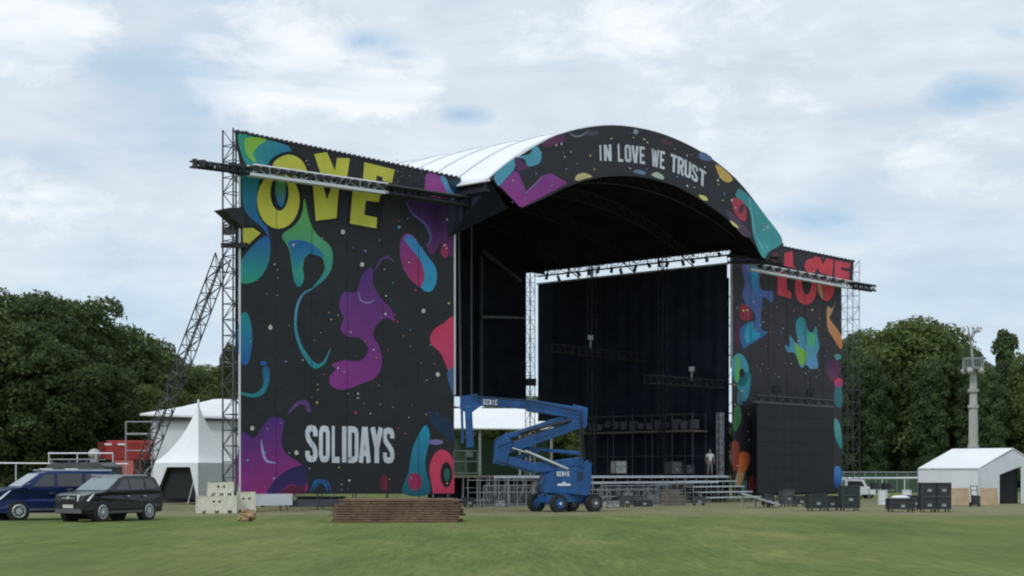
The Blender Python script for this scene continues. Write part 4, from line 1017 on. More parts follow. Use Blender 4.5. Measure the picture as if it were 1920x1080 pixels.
# tan heap
q_ = GP(463, 977)
hp = MB(); rd = random.Random(4)
for k in range(26): a = rd.uniform(0, 6.28); rr = rd.uniform(0, .34); hp.sphere(q_+Vector((math.cos(a)*rr, math.sin(a)*rr*.7, max(.04, .42-rr*1.05)*rd.uniform(.5, 1))), rd.uniform(.08, .17), 8, 6, 0, (rd.uniform(.8, 1.5), 1, rd.uniform(.5, 1)))
for v in hp.v: v += Vector((rd.uniform(-.03, .03),)*3); v.z = max(v.z, 0)
tag(hp.build('straw_heap', 'straw', None, smooth=False), 'small tan heap on the grass beside the cream blocks', 'heap')
# stack of brown boards
q_ = GP(742, 979)
bs = root('board_stack', q_, 'long low stack of weathered brown boards on the grass in front of the dark banner', 'board stack')
for k in range(9):
    rd = random.Random(60+k); m = MB(); z = .02+k*.095
    for j in range(4):
        y = -.75+j*.5; l = 4.55+rd.uniform(-.1, .25)-(.06*k if k > 6 else 0); sh = rd.uniform(-.12, .12)+k*.012
        m.box(q_+Vector((sh, y+.7, z+.035)), (l, .46, .07), Matrix.Rotation(rd.uniform(-.006, .006), 3, 'Z'))
    m.build('board_layer', 'wood', bs)
m = MB()
for x in (-1.8, -.6, .6, 1.8):
    for k in range(9): m.box(q_+Vector((x, .7, .08+k*.095+.002)), (.08, 1.9, .021))
m.build('spacer', 'wood', bs)
# equipment along the ground by the banner foot
q_ = GP(520, 950.5)
ge = root('equipment_cart', q_, 'low grey cart with dark boxes at the banner foot, near the cream blocks', 'cart')
m = MB(); m.box(q_+Vector((0, 0, .62)), (1.9, .8, .06)); m.box(q_+Vector((0, 0, .25)), (1.9, .8, .05)); m.build('shelf', 'alu_dull', ge)
for x in (-.6, 0, .6): m = MB(); m.box(q_+Vector((x, -.1, .44)), (.5, .6, .32)); m.box(q_+Vector((x, -.1, .78)), (.45, .5, .24)); m.build('box', 'black_plastic', ge)
for x in (-.8, .8):
    for y in (-.3, .3): m = MB(); m.tube(q_+Vector((x, y-.04, .1)), q_+Vector((x, y+.04, .1)), .1, 12); m.tube(q_+Vector((x, y, .1)), q_+Vector((x, y, .62)), .03, 5); m.build('wheel', 'rubber', ge)
q_ = GP(590, 951)
tag(MB().box(q_+Vector((.2, 1.0, .28)), (2.6, .7, .5), Matrix.Rotation(.2, 3, 'Z')).box(q_+Vector((.2, 1.0, .55)), (2.7, .8, .05), Matrix.Rotation(.2, 3, 'Z')).build('covered_crate', 'case_green', None, bevel=.03), 'long low green-grey covered crate at the banner foot behind the board stack', 'crate')
# flight cases and boxes at the right
def G2(x, y): return GP(x, y)
p = G2(1739, 960); road_case(p, (.68, .7, .72), 'dark wheeled flight case, bottom left of the stack of four')
p2 = G2(1766, 960); road_case(p2, (.66, .7, .72), 'dark wheeled flight case, bottom right of the stack of four')
road_case(p+up*.72, (.68, .7, .66), 'dark flight case, top left of the stack of four', wheels=False)
road_case(p2+up*.72, (.66, .7, .66), 'dark flight case, top right of the stack of four', wheels=False)
p = G2(1688, 960); road_case(p, (1.15, .7, .64), 'long dark flight case under the white dish, left of the stack of four', rz=.1)
dsh = MB(); dsh.sphere(p+up*.68, .46, 18, 8, 0, (1, .8, .22)); dsh.tube(p+up*.64, p+up*.68, .2, 10)
tag(dsh.build('white_dish', 'white_mark', None, smooth=True), 'shallow white dish lying on the long flight case', 'dish')
p = G2(1712, 957); road_case(p, (.45, .6, .75), 'narrow dark flight case wedged between the long case and the stack of four', rz=.1)
p = G2(1530, 958); road_case(p, (.8, .7, .82), 'dark green wheeled case on the grass below the screen, at its right', 'case_green', .15)
p = G2(1560, 957); road_case(p, (.62, .6, .72), 'small dark wheeled case between the two taller green cases below the screen', 'case', -.1)
p = G2(1592, 958); road_case(p, (.85, .7, 1.22), 'tall dark green wheeled case at the foot of the right tower', 'case_green', .05)
p = G2(1475, 950); road_case(p, (.62, .6, .95), 'upright grey case standing directly below the middle of the screen', 'steel_mid', .3)
p = G2(1440, 951); road_case(p, (.5, .5, .7), 'small black case under the left part of the screen, by the ramp', 'case', .3)
p = G2(1500, 950); road_case(p, (.7, .5, .6), 'low black case under the screen, just right of the upright grey case', 'case', .2)
# ramp
q_ = G2(1420, 952)
rp = root('loading_ramp', q_, 'short grey loading ramp sloping down at the right end of the steps', 'ramp')
for x in (-.85, -.2, .45):
    for y in (.05, 1.0): m = MB(); m.tube(q_+Vector((x+y*.27, y, 0)), q_+Vector((x+y*.27, y, .72-(x+.9)*.30)), .03, 5); m.build('support', 'alu_dull', rp)
m = MB(); m.extr([q_+Vector((-.9, -.04, .72)), q_+Vector((1.15, -.04, .10)), q_+Vector((1.15, -.04, .17)), q_+Vector((-.9, -.04, .79))], (.3, 1.18, 0)); m.build('ramp_plate', 'alu_dull', rp)
# plywood sheets leaning on the right tent, and dark bin
for x, wd, lab in ((1802, 1.05, 'tan plywood sheet leaning on the right tent, nearest the flight cases'), (1856, 1.0, 'tan plywood sheet leaning on the right tent, beside its black opening')):
    q_ = G2(x, 948); m = MB(); m.box(q_+Vector((0, .15, .5)), (wd, .03, 1.0), Matrix.Rotation(-.2, 3, 'X'))
    m.box(q_+Vector((0, .26, .35)), (.06, .3, .04)); tag(m.build('plywood_sheet', 'plywood', None), lab, 'plywood sheet')
# folding chairs / stools heap between the plywood sheets -> a hand cart
q_ = G2(1828, 950)
hc = root('hand_cart', q_, 'small dark hand cart between the two plywood sheets', 'hand cart')
m = MB()
for x in (-.18, .18): m.tube(q_+Vector((x, 0, .08)), q_+Vector((x, .2, 1.15)), .025, 6)
for z in (.3, .6, .9, 1.13): m.tube(q_+Vector((-.18, .2*z/1.15, z)), q_+Vector((.18, .2*z/1.15, z)), .02, 5)
m.box(q_+Vector((0, -.15, .05)), (.42, .3, .03)); m.build('frame', 'steel_dark', hc)
for x in (-.24, .24): m = MB(); m.tube(q_+Vector((x-.03, .05, .13)), q_+Vector((x+.03, .05, .13)), .13, 12); m.build('wheel', 'rubber', hc)
m = MB(); m.box(q_+Vector((0, -.12, .35)), (.4, .32, .5)); m.build('carried_box', 'case', hc)
# white low cart/vehicle behind at right of banner
q_ = G2(1612, 935)
wv = root('utility_cart', q_, 'small white utility cart parked beyond the green cases, right of the stage', 'utility cart')
m = MB(); m.extr([q_+Vector((x, 0, z)) for x, z in ((-1.1, .35), (1.1, .35), (1.1, .75), (.5, .85), (.25, 1.35), (-1.0, 1.4), (-1.1, .9))], (0, 1.2, 0)); m.build('body', 'tent', wv, bevel=.05)
m = MB(); m.extr([q_+Vector((x, -.01, z)) for x, z in ((-.9, .9), (.35, .9), (.15, 1.28), (-.88, 1.3))], (0, .02, 0)); m.build('window', 'glass', wv)
for x in (-.7, .75):
    for y in (.05, 1.1): m = MB(); m.tube(q_+Vector((x, y, .3)), q_+Vector((x, y+.18, .3)), .3, 16); m.build('wheel', 'rubber', wv)
# trestle table with goods at right far
for x, yb, lab in ((1640, 938, 'low grey trestle table beyond the flight cases, nearer the utility cart'), (1662, 940, 'low grey trestle table beyond the flight cases, nearer the long case')):
    q_ = G2(x, yb); r = root('trestle_table', q_, lab, 'table'); m = MB(); m.box(q_+up*.74, (.9, .6, .04)); m.build('tabletop', 'alu_dull', r)
    for sx in (-.38, .38): m = MB(); m.tube(q_+Vector((sx, -.25, 0)), q_+Vector((sx, 0, .72)), .02, 4); m.tube(q_+Vector((sx, .25, 0)), q_+Vector((sx, 0, .72)), .02, 4); m.build('leg', 'alu_dull', r)
    m = MB(); m.box(q_+up*.98, (.5, .4, .44), Matrix.Rotation(.3, 3, 'Z')); tag(m.build('black_box', 'case', None, bevel=.02), 'black box standing on the trestle table '+('near the utility cart' if x < 1650 else 'near the long case'), 'box')

# small clutter along the stage front
def crate(pos, sx, sy, sz, label, mat='wood', rz=.6):
    r = root('wooden_crate', pos, label, 'crate', None, rz)
    m = MB(); m.box((0, 0, sz/2), (sx-.06, sy-.06, sz-.04)); m.build('box', mat, r, world=False)
    m = MB(); n = max(3, int(sz/.16))
    for i in range(n):
        z = .05+(sz-.1)*i/(n-1)
        for s_ in (-1, 1): m.box((0, s_*(sy/2-.02), z), (sx, .02, .09)); m.box((s_*(sx/2-.02), 0, z), (.02, sy-.03, .09))
    m.build('slats', mat, r, world=False)
    m = MB()
    for x in (-1, 1):
        for y in (-1, 1): m.box((x*(sx/2+.0), y*(sy/2+.0), sz/2), (.05, .05, sz))
    m.build('corner_post', mat, r, world=False); return r
q_ = GP(1262, 948); crate(q_, 1.2, .7, .6, 'dark brown slatted crate before the stage front, left of the wide steps', 'deck')
crate(q_+Vector((-.1, .1, .61)), .8, .5, .3, 'small flat crate on top of the dark brown one before the stage', 'deck')
for x, yb, sx, sz, mt, lb in ((938, 950.5, .6, .42, 'alu_dull', 'low silver case left of the blue lift'), (1146, 952, .8, .4, 'concrete', 'pale low case just right of the blue lift wheels'), (1172, 951, .5, .62, 'steel_mid', 'grey upright case right of the pale low one, before the stage'), (1206, 950, .9, .35, 'case', 'flat black case before the stage, left of the brown crates'), (878, 951, .5, .5, 'case', 'black case at the right end of the board stack'), (1310, 948, .7, .5, 'steel_mid', 'grey case at the foot of the wide steps')):
    q_ = GP(x, yb); road_case(q_, (sx, .5, sz), lb, mt, rz=(x % 7)*.1, name='equipment_case', cat='case', wheels=sz > .45)
for x, yb, lb in ((1655, 946, 'white plastic barrel beyond the long flight case'), (1700, 945, 'white plastic barrel behind the narrow flight case')):
    q_ = GP(x, yb); m = MB(); m.tube(q_, q_+up*.85, .28, 18); 
    for z in (.02, .28, .56, .83): m.tube(q_+up*(z-.02 if z > .1 else 0), q_+up*(z+.02), .295, 18)
    tag(m.build('barrel', 'tent', None), lb, 'barrel')

# scaffold frames and handrails standing along the stage front
def frame_set(x0, x1, w_, z1, label, seed, mat='alu_dull', n=6):
    a = ST(FU(x0, w_), w_, 0); b_ = ST(FU(x1, w_), w_, 0); r = root('scaffold_bay', (a+b_)/2, label, 'scaffold'); rd = random.Random(seed)
    m = MB()
    for i in range(n+1):
        p = a+(b_-a)*i/n; m.tube(p, p+up*(z1+rd.uniform(-.1, .35)), .026, 5); m.tube(p-NV*.9, p-NV*.9+up*z1, .026, 5); m.tube(p+up*z1*.93, p-NV*.9+up*z1*.93, .02, 4)
    m.build('standard', mat, r)
    m = MB()
    for z in (.12, z1*.5, z1*.93): m.tube(a+up*z, b_+up*z, .022, 5); m.tube(a-NV*.9+up*z, b_-NV*.9+up*z, .022, 5)
    m.build('ledger', mat, r)
    m = MB()
    for i in range(0, n, 2): p = a+(b_-a)*i/n; q = a+(b_-a)*(i+1)/n; m.tube(p+up*.12, q+up*z1*.9, .016, 4)
    m.build('brace', mat, r)
    for i in range(n):
        if rd.random() < .75:
            p = a+(b_-a)*(i+.5)/n-NV*.45; m = MB(); h = rd.uniform(.2, .7); m.box(p+up*(h/2+.02), (rd.uniform(.35, .6), .5, h), Matrix.Rotation(.84+rd.uniform(-.3, .3), 3, 'Z')); m.build('stowed_box', rd.choice(['case', 'steel_mid', 'alu_dull', 'black_plastic', 'case_green']), r)
frame_set(900, 1003, 1.0, 1.55, 'pale scaffold frames with stowed boxes between the pink ring banner and the blue lift', 3, n=6)
frame_set(1125, 1232, 2.6, .95, 'low scaffold frames with stowed boxes right of the blue lift', 4, n=6)
frame_set(1180, 1290, 3.6, .55, 'lowest scaffold frames, standing in front of the brown crates', 9, 'steel_mid', n=7)

frame_set(1236, 1300, 1.9, 1.25, 'tall scaffold frames between the brown crates and the wide steps', 14, n=4)
frame_set(1040, 1128, 1.6, 1.3, 'scaffold frames partly hidden behind the blue lift body', 15, n=5)
# ------------------------------------------------------------------ cars
def arc(cx, cz, r, a0, a1, n=9): return [(cx+r*math.cos(a0+(a1-a0)*i/n), cz+r*math.sin(a0+(a1-a0)*i/n)) for i in range(n+1)]
def car(name, pos, rz, L_, hw, low, top, wheels, wr, win, ws, paint, label, cat, extra=None, beltz=1.0, zr=1.7):
    """front at x=0 going back to x=L_; low/top are side outlines (x, z)"""
    r = root(name, pos, label, cat, None, rz)
    cx_ = L_/2
    def yf(x, z):     # half width of the body
        k = hw
        if x < .9: k *= 1-.17*((.9-x)/.9)**2
        if x > L_-.6: k *= 1-.08*((x-L_+.6)/.6)**2
        if z > beltz: k *= 1-.17*(z-beltz)/(zr-beltz)
        if z < .4: k *= .97
        return k
    def slab(m, prof, nsl=((-1, .03), (-.96, 0), (-.5, -.0), (0, -.0), (.5, 0), (.96, 0), (1, .03))):
        n = len(prof); czz = sum(p[1] for p in prof)/n; cxx = sum(p[0] for p in prof)/n; V = []
        for f, ins in nsl:
            for x, z in prof:
                z2 = z-ins*(1 if z > czz else 0); x2 = x+(ins if x < cxx else -ins)
                V.append(Vector((x2-cx_, yf(x, z)*f, z2)))
        fs = []
        for k in range(len(nsl)-1):
            for i in range(n): j = (i+1) % n; fs.append((k*n+i, k*n+j, (k+1)*n+j, (k+1)*n+i))
        tr = tessellate_polygon([[Vector((x, z, 0)) for x, z in prof]])
        fs += [tuple(t) for t in tr] + [tuple(i+(len(nsl)-1)*n for i in reversed(t)) for t in tr]
        m.add(V, fs)
    m = MB(); slab(m, low); body = m.build('body', paint, r, world=False)
    m = MB(); slab(m, top); cab = m.build('cabin', paint, r, world=False)
    for prof in win:
        for s_ in (-1, 1):
            m = MB(); pts = [Vector((x-cx_, s_*(yf(x, z)+.008), z)) for x, z in prof]
            m.extr(pts, (0, -s_*.02, 0)); m.build('side_window', 'glass', r, world=False)
    for k, (x0, z0, x1, z1) in enumerate(ws):
        d = Vector((x1-x0, 0, z1-z0)).normalized(); nn = Vector((-d.z, 0, d.x)); nn = nn if k == 0 else -nn
        if k == 0: nn = Vector((-abs(d.z), 0, abs(d.x)))
        else: nn = Vector((abs(d.z), 0, abs(d.x)))
        pts = [Vector((x0-cx_, -yf(x0, z0)*.90, z0))+nn*.012, Vector((x0-cx_, yf(x0, z0)*.90, z0))+nn*.012, Vector((x1-cx_, yf(x1, z1)*.90, z1))+nn*.012, Vector((x1-cx_, -yf(x1, z1)*.90, z1))+nn*.012]
        m = MB(); m.extr(pts, -nn*.02); m.build('windscreen' if k == 0 else 'rear_window', 'windscreen' if k == 0 else 'glass', r, world=False)
    for wx in wheels:
        for s_ in (-1, 1):
            yo = s_*(yf(wx, .5)+.005)
            m = MB(); m.tube((wx-cx_, yo-s_*.3, wr), (wx-cx_, yo-s_*.012, wr), wr+.06, 24); m.build('wheel_arch', 'rubber', r, world=False)
            w_ = MB(); w_.tube((wx-cx_, yo-s_*.2, wr), (wx-cx_, yo+s_*.01, wr), wr, 28); wo_ = w_.build('wheel', 'rubber', r, world=False, bevel=.02)
            rm = MB(); rm.tube((wx-cx_, yo, wr), (wx-cx_, yo+s_*.02, wr), wr*.30, 16)
            for k in range(10):
                a = 2*PI*k/10; rm.beam((wx-cx_+math.cos(a)*wr*.2, yo+s_*.018, wr+math.sin(a)*wr*.2), (wx-cx_+math.cos(a)*wr*.62, yo+s_*.018, wr+math.sin(a)*wr*.62), .02, .055, up=(0, 1, 0))
            for k in range(24):
                a = 2*PI*k/24; b2 = 2*PI*(k+1)/24; rm.tube((wx-cx_+math.cos(a)*wr*.66, yo+s_*.015, wr+math.sin(a)*wr*.66), (wx-cx_+math.cos(b2)*wr*.66, yo+s_*.015, wr+math.sin(b2)*wr*.66), .022, 4)
            rm.build('rim', 'alu', wo_, world=False)
    if extra: extra(r, cx_, yf)
    return r
def suv_extra(r, cx, yf):
    for s_ in (-1, 1):
        m = MB(); m.extr([(-cx-.01, s_*.42, .76), (-cx+.02, s_*.42, .97), (-cx+.46, s_*(yf(.42, .9)+.02), 1.02), (-cx+.20, s_*(yf(.22, .9)+.02), .76)], (-.03, 0, .0)); m.build('headlight', 'lamp', r, world=False)
        m = MB(); m.box((1.12-cx, s_*(yf(1.2, 1.05)+.12), 1.12), (.16, .2, .15)); m.build('wing_mirror', 'suv_black', r, world=False, bevel=.03)
        m = MB(); m.beam((1.2-cx, s_*(yf(1.5, .3)+.01), .36), (3.3-cx, s_*(yf(3, .3)+.01), .36), .05, .07); m.build('side_sill', 'grey_trim', r, world=False)
        m = MB(); m.beam((1.9-cx, s_*.62, 1.70), (3.7-cx, s_*.62, 1.70), .04, .04); m.build('roof_rail', 'alu', r, world=False)
        for x in (1.98, 2.9): m = MB(); m.box((x-cx+.35, s_*(yf(2, .95)+.012), .93), (.18, .02, .03)); m.build('door_handle', 'chrome', r, world=False)
        for x in (1.38, 2.35, 3.25): m = MB(); m.beam((x-cx, s_*(yf(2, .7)+.002), .45), (x-cx, s_*(yf(2, .97)+.002), .98), .008, .006); m.build('door_seam', 'rubber', r, world=False)
    m = MB(); m.box((-cx-.015, 0, .84), (.04, .86, .20)); m.build('grille', 'rubber', r, world=False)
    m = MB(); m.box((-cx-.04, 0, .86), (.02, .7, .035)); m.build('grille_bar', 'chrome', r, world=False)
    m = MB(); m.sphere((-cx-.055, 0, .86), .07, 10, 6, 0, (.3, 1, 1)); m.build('badge', 'chrome', r, world=False)
    m = MB(); m.box((-cx-.05, 0, .57), (.02, .52, .12)); m.build('number_plate', 'plate', r, world=False)
    m = MB(); m.box((-cx-.02, 0, .40), (.08, 1.3, .16)); m.build('bumper_grille', 'grey_trim', r, world=False)
aw = math.radians(61)
def prof_low(L_, pts_top, wheels, r, zb=.30):
    out = list(pts_top)   # from front bottom up and over to the rear bottom
    for wx in sorted(wheels, reverse=True):
        out += arc(wx, .34, r+.05, 0, PI, 10) if True else []
    return out
gs = GP(212, 981)
Ls = 4.45
fw = 0.85
low_s = [(0.10, .30), (0.0, .42), (.0, .78), (.06, .96), (.35, 1.03), (1.0, 1.10), (1.25, 1.13), (4.25, 1.16), (4.42, 1.02), (4.45, .55), (4.38, .32)] + arc(3.52, .36, .42, 0, PI, 10) + arc(.87, .36, .42, 0, PI, 10)
low_s = low_s[:11]+[(3.94, .30)]+arc(3.52, .34, .41, .0, PI, 10)+[(3.10, .28), (1.29, .28)]+arc(.87, .34, .41, 0, PI, 10)+[(.45, .30)]
top_s = [(1.18, 1.10), (2.0, 1.60), (2.35, 1.67), (3.5, 1.68), (4.05, 1.60), (4.36, 1.12)]
# local +x points to the tail; aim it to the right and away from the camera
px_s = Vector((math.cos(aw), math.sin(aw), 0))
suv_pos = Vector(((196-960)/FPX*58.2, 58.9, 0))
suv = car('parked_car', suv_pos, aw, Ls, .90, low_s, top_s, (.87, 3.52), .36,
    [[(1.62, 1.16), (2.02, 1.50), (2.40, 1.56), (2.40, 1.16)], [(2.46, 1.16), (2.46, 1.56), (3.28, 1.57), (3.28, 1.16)], [(3.35, 1.18), (3.35, 1.56), (3.82, 1.54), (4.05, 1.2)]],
    [(1.22, 1.14, 1.98, 1.58), (4.34, 1.17, 4.08, 1.56)], 'suv_black', 'black SUV parked at the left, nearest to the white tent', 'car', suv_extra, 1.12, 1.70)
suv.scale = (.94, .98, 1.02)
def van_extra(r, cx, yf):
    for s_ in (-1, 1):
        m = MB(); m.extr([(-cx+.0, s_*.48, .80), (-cx+.10, s_*.48, 1.10), (-cx+.62, s_*(yf(.5, .9)+.02), 1.15), (-cx+.24, s_*(yf(.26, .9)+.02), .80)], (-.03, 0, 0)); m.build('headlight', 'lamp', r, world=False)
        m = MB(); m.box((1.25-cx, s_*(yf(1.3, 1.1)+.15), 1.28), (.16, .22, .26)); m.build('wing_mirror', 'van_blue', r, world=False, bevel=.04)
        m = MB(); m.beam((1.3-cx, s_*(yf(2, .3)+.008), .42), (3.7-cx, s_*(yf(3, .3)+.008), .42), .04, .10); m.build('side_sill', 'grey_trim', r, world=False)
        for x in (1.95, 3.0): m = MB(); m.box((x-cx+.2, s_*(yf(2, 1.0)+.012), 1.04), (.2, .02, .04)); m.build('door_handle', 'chrome', r, world=False)
        for x in (1.35, 2.3, 3.35): m = MB(); m.beam((x-cx, s_*(yf(2, .7)+.002), .5), (x-cx, s_*(yf(2, .97)+.002), 1.15), .008, .006); m.build('door_seam', 'rubber', r, world=False)
        m = MB(); m.beam((1.9-cx, s_*.66, 1.93), (4.6-cx, s_*.66, 1.93), .04, .05); m.build('roof_rail', 'alu', r, world=False)
    m = MB(); m.box((-cx-.0, 0, .92), (.05, .9, .16)); m.build('grille', 'rubber', r, world=False)
    m = MB(); m.box((-cx-.03, 0, .58), (.02, .52, .12)); m.build('number_plate', 'plate', r, world=False)
    for x in (2.2, 3.2): m = MB(); m.box((x-cx, 0, 1.97), (.12, 1.3, .05)); m.build('roof_bar', 'white_mark', r, world=False)
low_v = [(0.08, .30), (.0, .45), (.02, .80), (.14, 1.10), (.55, 1.22), (1.0, 1.28), (4.75, 1.30), (4.82, .9), (4.82, .5), (4.75, .32), (4.25, .30)]+arc(3.95, .34, .41, 0, PI, 10)[0:]+[(3.5, .28), (1.35, .28)]+arc(.90, .34, .41, 0, PI, 10)+[(.45, .30)]
low_v[10] = (4.40, .30)
top_v = [(.95, 1.26), (1.75, 1.80), (2.1, 1.88), (4.5, 1.90), (4.68, 1.82), (4.80, 1.27)]
av = math.radians(33)
van_pos = Vector(((10-960)/FPX*59.0, 59.8, 0))+Vector((math.cos(av), math.sin(av), 0))*(4.82/2-.9)
car('parked_van', van_pos, av, 4.82, .95, low_v, top_v, (.90, 3.95), .36,
    [[(1.45, 1.30), (1.88, 1.72), (2.25, 1.78), (2.25, 1.30)], [(2.38, 1.30), (2.38, 1.78), (3.35, 1.79), (3.35, 1.30)], [(3.48, 1.32), (3.48, 1.78), (4.48, 1.77), (4.58, 1.34)]],
    [(1.0, 1.30, 1.72, 1.78), (4.80, 1.32, 4.70, 1.78)], 'van_blue', 'dark blue people carrier parked at the left edge, beside the black SUV', 'van', van_extra, 1.27, 1.92)
# grey van behind with roof rack
Y = 71; q_ = Vector((X(128, Y), Y, 0))
gv = root('parked_van', q_, 'grey van roof showing behind the blue people carrier', 'van')
m = MB(); m.extr([q_+Vector((x, 0, z)) for x, z in ((-1.7, .4), (-1.75, 1.2), (-1.2, 1.9), (-.8, 2.25), (1.3, 2.3), (1.7, 2.1), (1.8, .4))], (.3, 1.8, 0)); m.build('body', 'steel_mid', gv, bevel=.06)
m = MB(); m.extr([q_+Vector((x, -.01, z)) for x, z in ((-1.1, 1.5), (-.7, 2.05), (.2, 2.08), (.2, 1.5))], (0, .02, 0)); m.build('side_window', 'glass', gv)
for x in (-1.1, 1.1):
    m = MB(); m.tube(q_+Vector((x, -.03, .34)), q_+Vector((x, .2, .34)), .34, 18); m.build('wheel', 'rubber', gv)
m = MB(); m.tube(q_+Vector((-.9, .15, 2.45)), q_+Vector((1.3, .15, 2.45)), .03, 5); m.tube(q_+Vector((-.9, 1.6, 2.45)), q_+Vector((1.3, 1.6, 2.45)), .03, 5)
for x in (-.8, 0, .8, 1.25): m.tube(q_+Vector((x, .15, 2.25)), q_+Vector((x, .15, 2.45)), .02, 4); m.tube(q_+Vector((x, .15, 2.45)), q_+Vector((x, 1.6, 2.45)), .02, 4)
m.build('roof_rack', 'alu_dull', gv)
q2 = AT(177, 851, 76); m = MB(); m.sphere(q2, .30, 14, 10, 0, (1, 1, .85)); m.tube(q2-up*.3, Vector((q2.x, q2.y, 0)), .06, 6); m.tube(q2-up*.45, q2-up*.25, .2, 10)
tag(m.build('globe_lamp', 'concrete', None, smooth=False), 'pale round lamp on a post behind the cars, left of the red container', 'lamp post')

# ------------------------------------------------------------------ blue boom lift
bp_ = Vector((X(1060, 72.5), 73.2, 0))
bl = root('boom_lift', bp_, 'blue articulated boom lift folded up in front of the stage opening', 'boom lift')
up = Vector((0, 0, 1))
ca = math.radians(32); cx_v = Vector((math.cos(ca), math.sin(ca), 0)); cy_v = Vector((-math.sin(ca), math.cos(ca), 0)); RC = Matrix.Rotation(ca, 3, 'Z')
m = MB(); m.box(bp_+up*.62, (2.3, 1.2, .36), RC); m.box(bp_+up*.90, (1.2, 1.1, .22), RC)
for s_ in (-1, 1): m.box(bp_+cx_v*s_*1.0+up*.5, (.25, 1.9, .2), RC)
m.build('chassis', 'blue_lift', bl, bevel=.03)
for sx in (-1, 1):
    for sy in (-1, 1):
        c = bp_+cx_v*sx*1.0+cy_v*sy*.95+up*.41
        m = MB(); m.tube(c-cy_v*.15, c+cy_v*.15, .41, 24)
        for k in range(18):
            a = 2*PI*k/18; m.box(c+cx_v*math.cos(a)*.405+up*math.sin(a)*.405, (.07, .30, .04), RC @ Matrix.Rotation(-a, 3, 'Y'))
        wh = m.build('wheel', 'rubber', bl)
        m = MB(); m.tube(c-cy_v*.19, c+cy_v*.19, .24, 16); m.build('rim', 'blue_lift' if sx < 0 else 'steel_mid', wh)
        m = MB(); m.tube(c-cy_v*.21, c-cy_v*.19, .07, 10); m.build('hub', 'white_mark', wh)
m = MB(); m.tube(bp_+up*.85, bp_+up*1.05, .55, 20); m.build('slew_ring', 'steel_dark', bl)
KN_ = lambda x, y: AT(x, y, 72.9)+Vector((0, -.42, 0))
TT = Matrix.Rotation(math.radians(8), 3, 'Z')
m = MB(); pr = [(-1.15, .92), (1.0, .85), (1.14, 1.1), (1.16, 2.3), (.95, 2.4), (.6, 2.2), (-.3, 2.1), (-1.05, 1.8), (-1.2, 1.3)]
m.extr([bp_+TT@Vector((x, -.62, z)) for x, z in pr], TT@Vector((0, 1.24, 0))); m.build('turntable', 'blue_lift', bl, bevel=.06)
m = MB()
for k in range(6): m.box(bp_+TT@Vector((.62, -.63, 1.5+k*.07)), (.3, .012, .025), TT)
m.build('louvre', 'black_plastic', bl)
m = MB()
for (x0, y0, x1, y1) in ((1088, 770, 1086, 866), (1085, 772, 990, 752), (990, 752, 884, 744), (934, 838, 1060, 792), (930, 864, 1000, 884)): m.tube(KN_(x0, y0), KN_(x1, y1), .03, 5)
m.build('hose', 'rubber', bl)
m = MB(); m.box(bp_+TT@Vector((-.15, -.63, 1.28)), (.62, .02, .10), TT); m.box(bp_+TT@Vector((-.15, -.63, 1.36)), (.14, .02, .10), TT); m.build('plate', 'white_mark', bl)
def word(txt, org, ex, ez_, hgt, wdt, par, name, mat='white_mark', gapf=.28):
    m = MB(); x = 0; nrm = Vector(ex).cross(Vector(ez_)).normalized()
    for ch in txt:
        for j, path in enumerate(GL[ch]):
            for q in stroke_quads(path, .16):
                m.add([Vector(org)+Vector(ex)*(x+p.x/.45*wdt)+Vector(ez_)*(p.y*hgt)+nrm*(.002*j) for p in q], [(0, 1, 2, 3)])
        x += wdt*(1+gapf)
    return m.build(name, mat, par)
word('GENIE', bp_+TT@Vector((-.5, -.66, 1.68)), TT@Vector((1, 0, 0)), up, .22, .10, bl, 'lettering')
KN = lambda x, y, dy=0.0: AT(x, y, 72.9)+Vector((0, dy, 0))
def arm(a, c, w_, h, name, y=0.0):
    m = MB(); m.beam(KN(*a, y), KN(*c, y), w_, h); return m.build(name, 'blue_lift', bl, bevel=.03)
arm((1094, 866), (1000, 878), .50, .50, 'lower_riser'); arm((1004, 879), (930, 858), .46, .48, 'lower_riser')
arm((1090, 850), (960, 838), .16, .17, 'link_rod', .15); arm((955, 862), (1010, 846), .2, .2, 'link_rod', .1)
arm((934, 848), (1082, 796), .42, .46, 'upper_riser', -.05); arm((936, 824), (1070, 780), .2, .26, 'link_rod', -.1)
m = MB(); m.extr([KN(925, 868, -.3), KN(945, 872, -.3), KN(962, 830, -.3), KN(950, 812, -.3), KN(928, 826, -.3)], (0, .6, 0)); m.build('elbow', 'blue_lift', bl, bevel=.04)
m = MB(); m.extr([KN(1068, 806, -.28), KN(1098, 800, -.28), KN(1100, 766, -.28), KN(1076, 760, -.28), KN(1062, 782, -.28)], (0, .56, 0)); m.build('elbow', 'blue_lift', bl, bevel=.04)
arm((1090, 776), (988, 760), .40, .56, 'main_boom', -.1); arm((992, 759), (885, 751), .32, .44, 'boom_extension', -.1)
m = MB(); m.tube(KN(1070, 788, -.3), KN(975, 812, -.3), .07, 8); m.build('lift_cylinder', 'steel_dark', bl)
m = MB(); m.tube(KN(1065, 880, -.3), KN(985, 846, -.3), .08, 8); m.tube(KN(1010, 856, -.3), KN(960, 840, -.3), .05, 8); m.build('lift_cylinder', 'chrome', bl)
m = MB(); m.extr([KN(864, 745, -.3), KN(894, 740, -.3), KN(900, 762, -.3), KN(880, 775, -.3), KN(864, 768, -.3)], (0, .45, 0)); m.build('boom_head', 'blue_lift', bl, bevel=.03)
arm((878, 762), (882, 840), .34, .50, 'jib', -.1); arm((866, 770), (868, 832), .12, .16, 'link_rod', -.15)
word('GENIE', KN(906, 754, -.30)-up*.12, Vector((1, 0, -.05)).normalized(), up, .24, .11, bl, 'lettering')
m = MB(); bk = KN(874, 866, -.5); hx_, hy_ = .55, .4
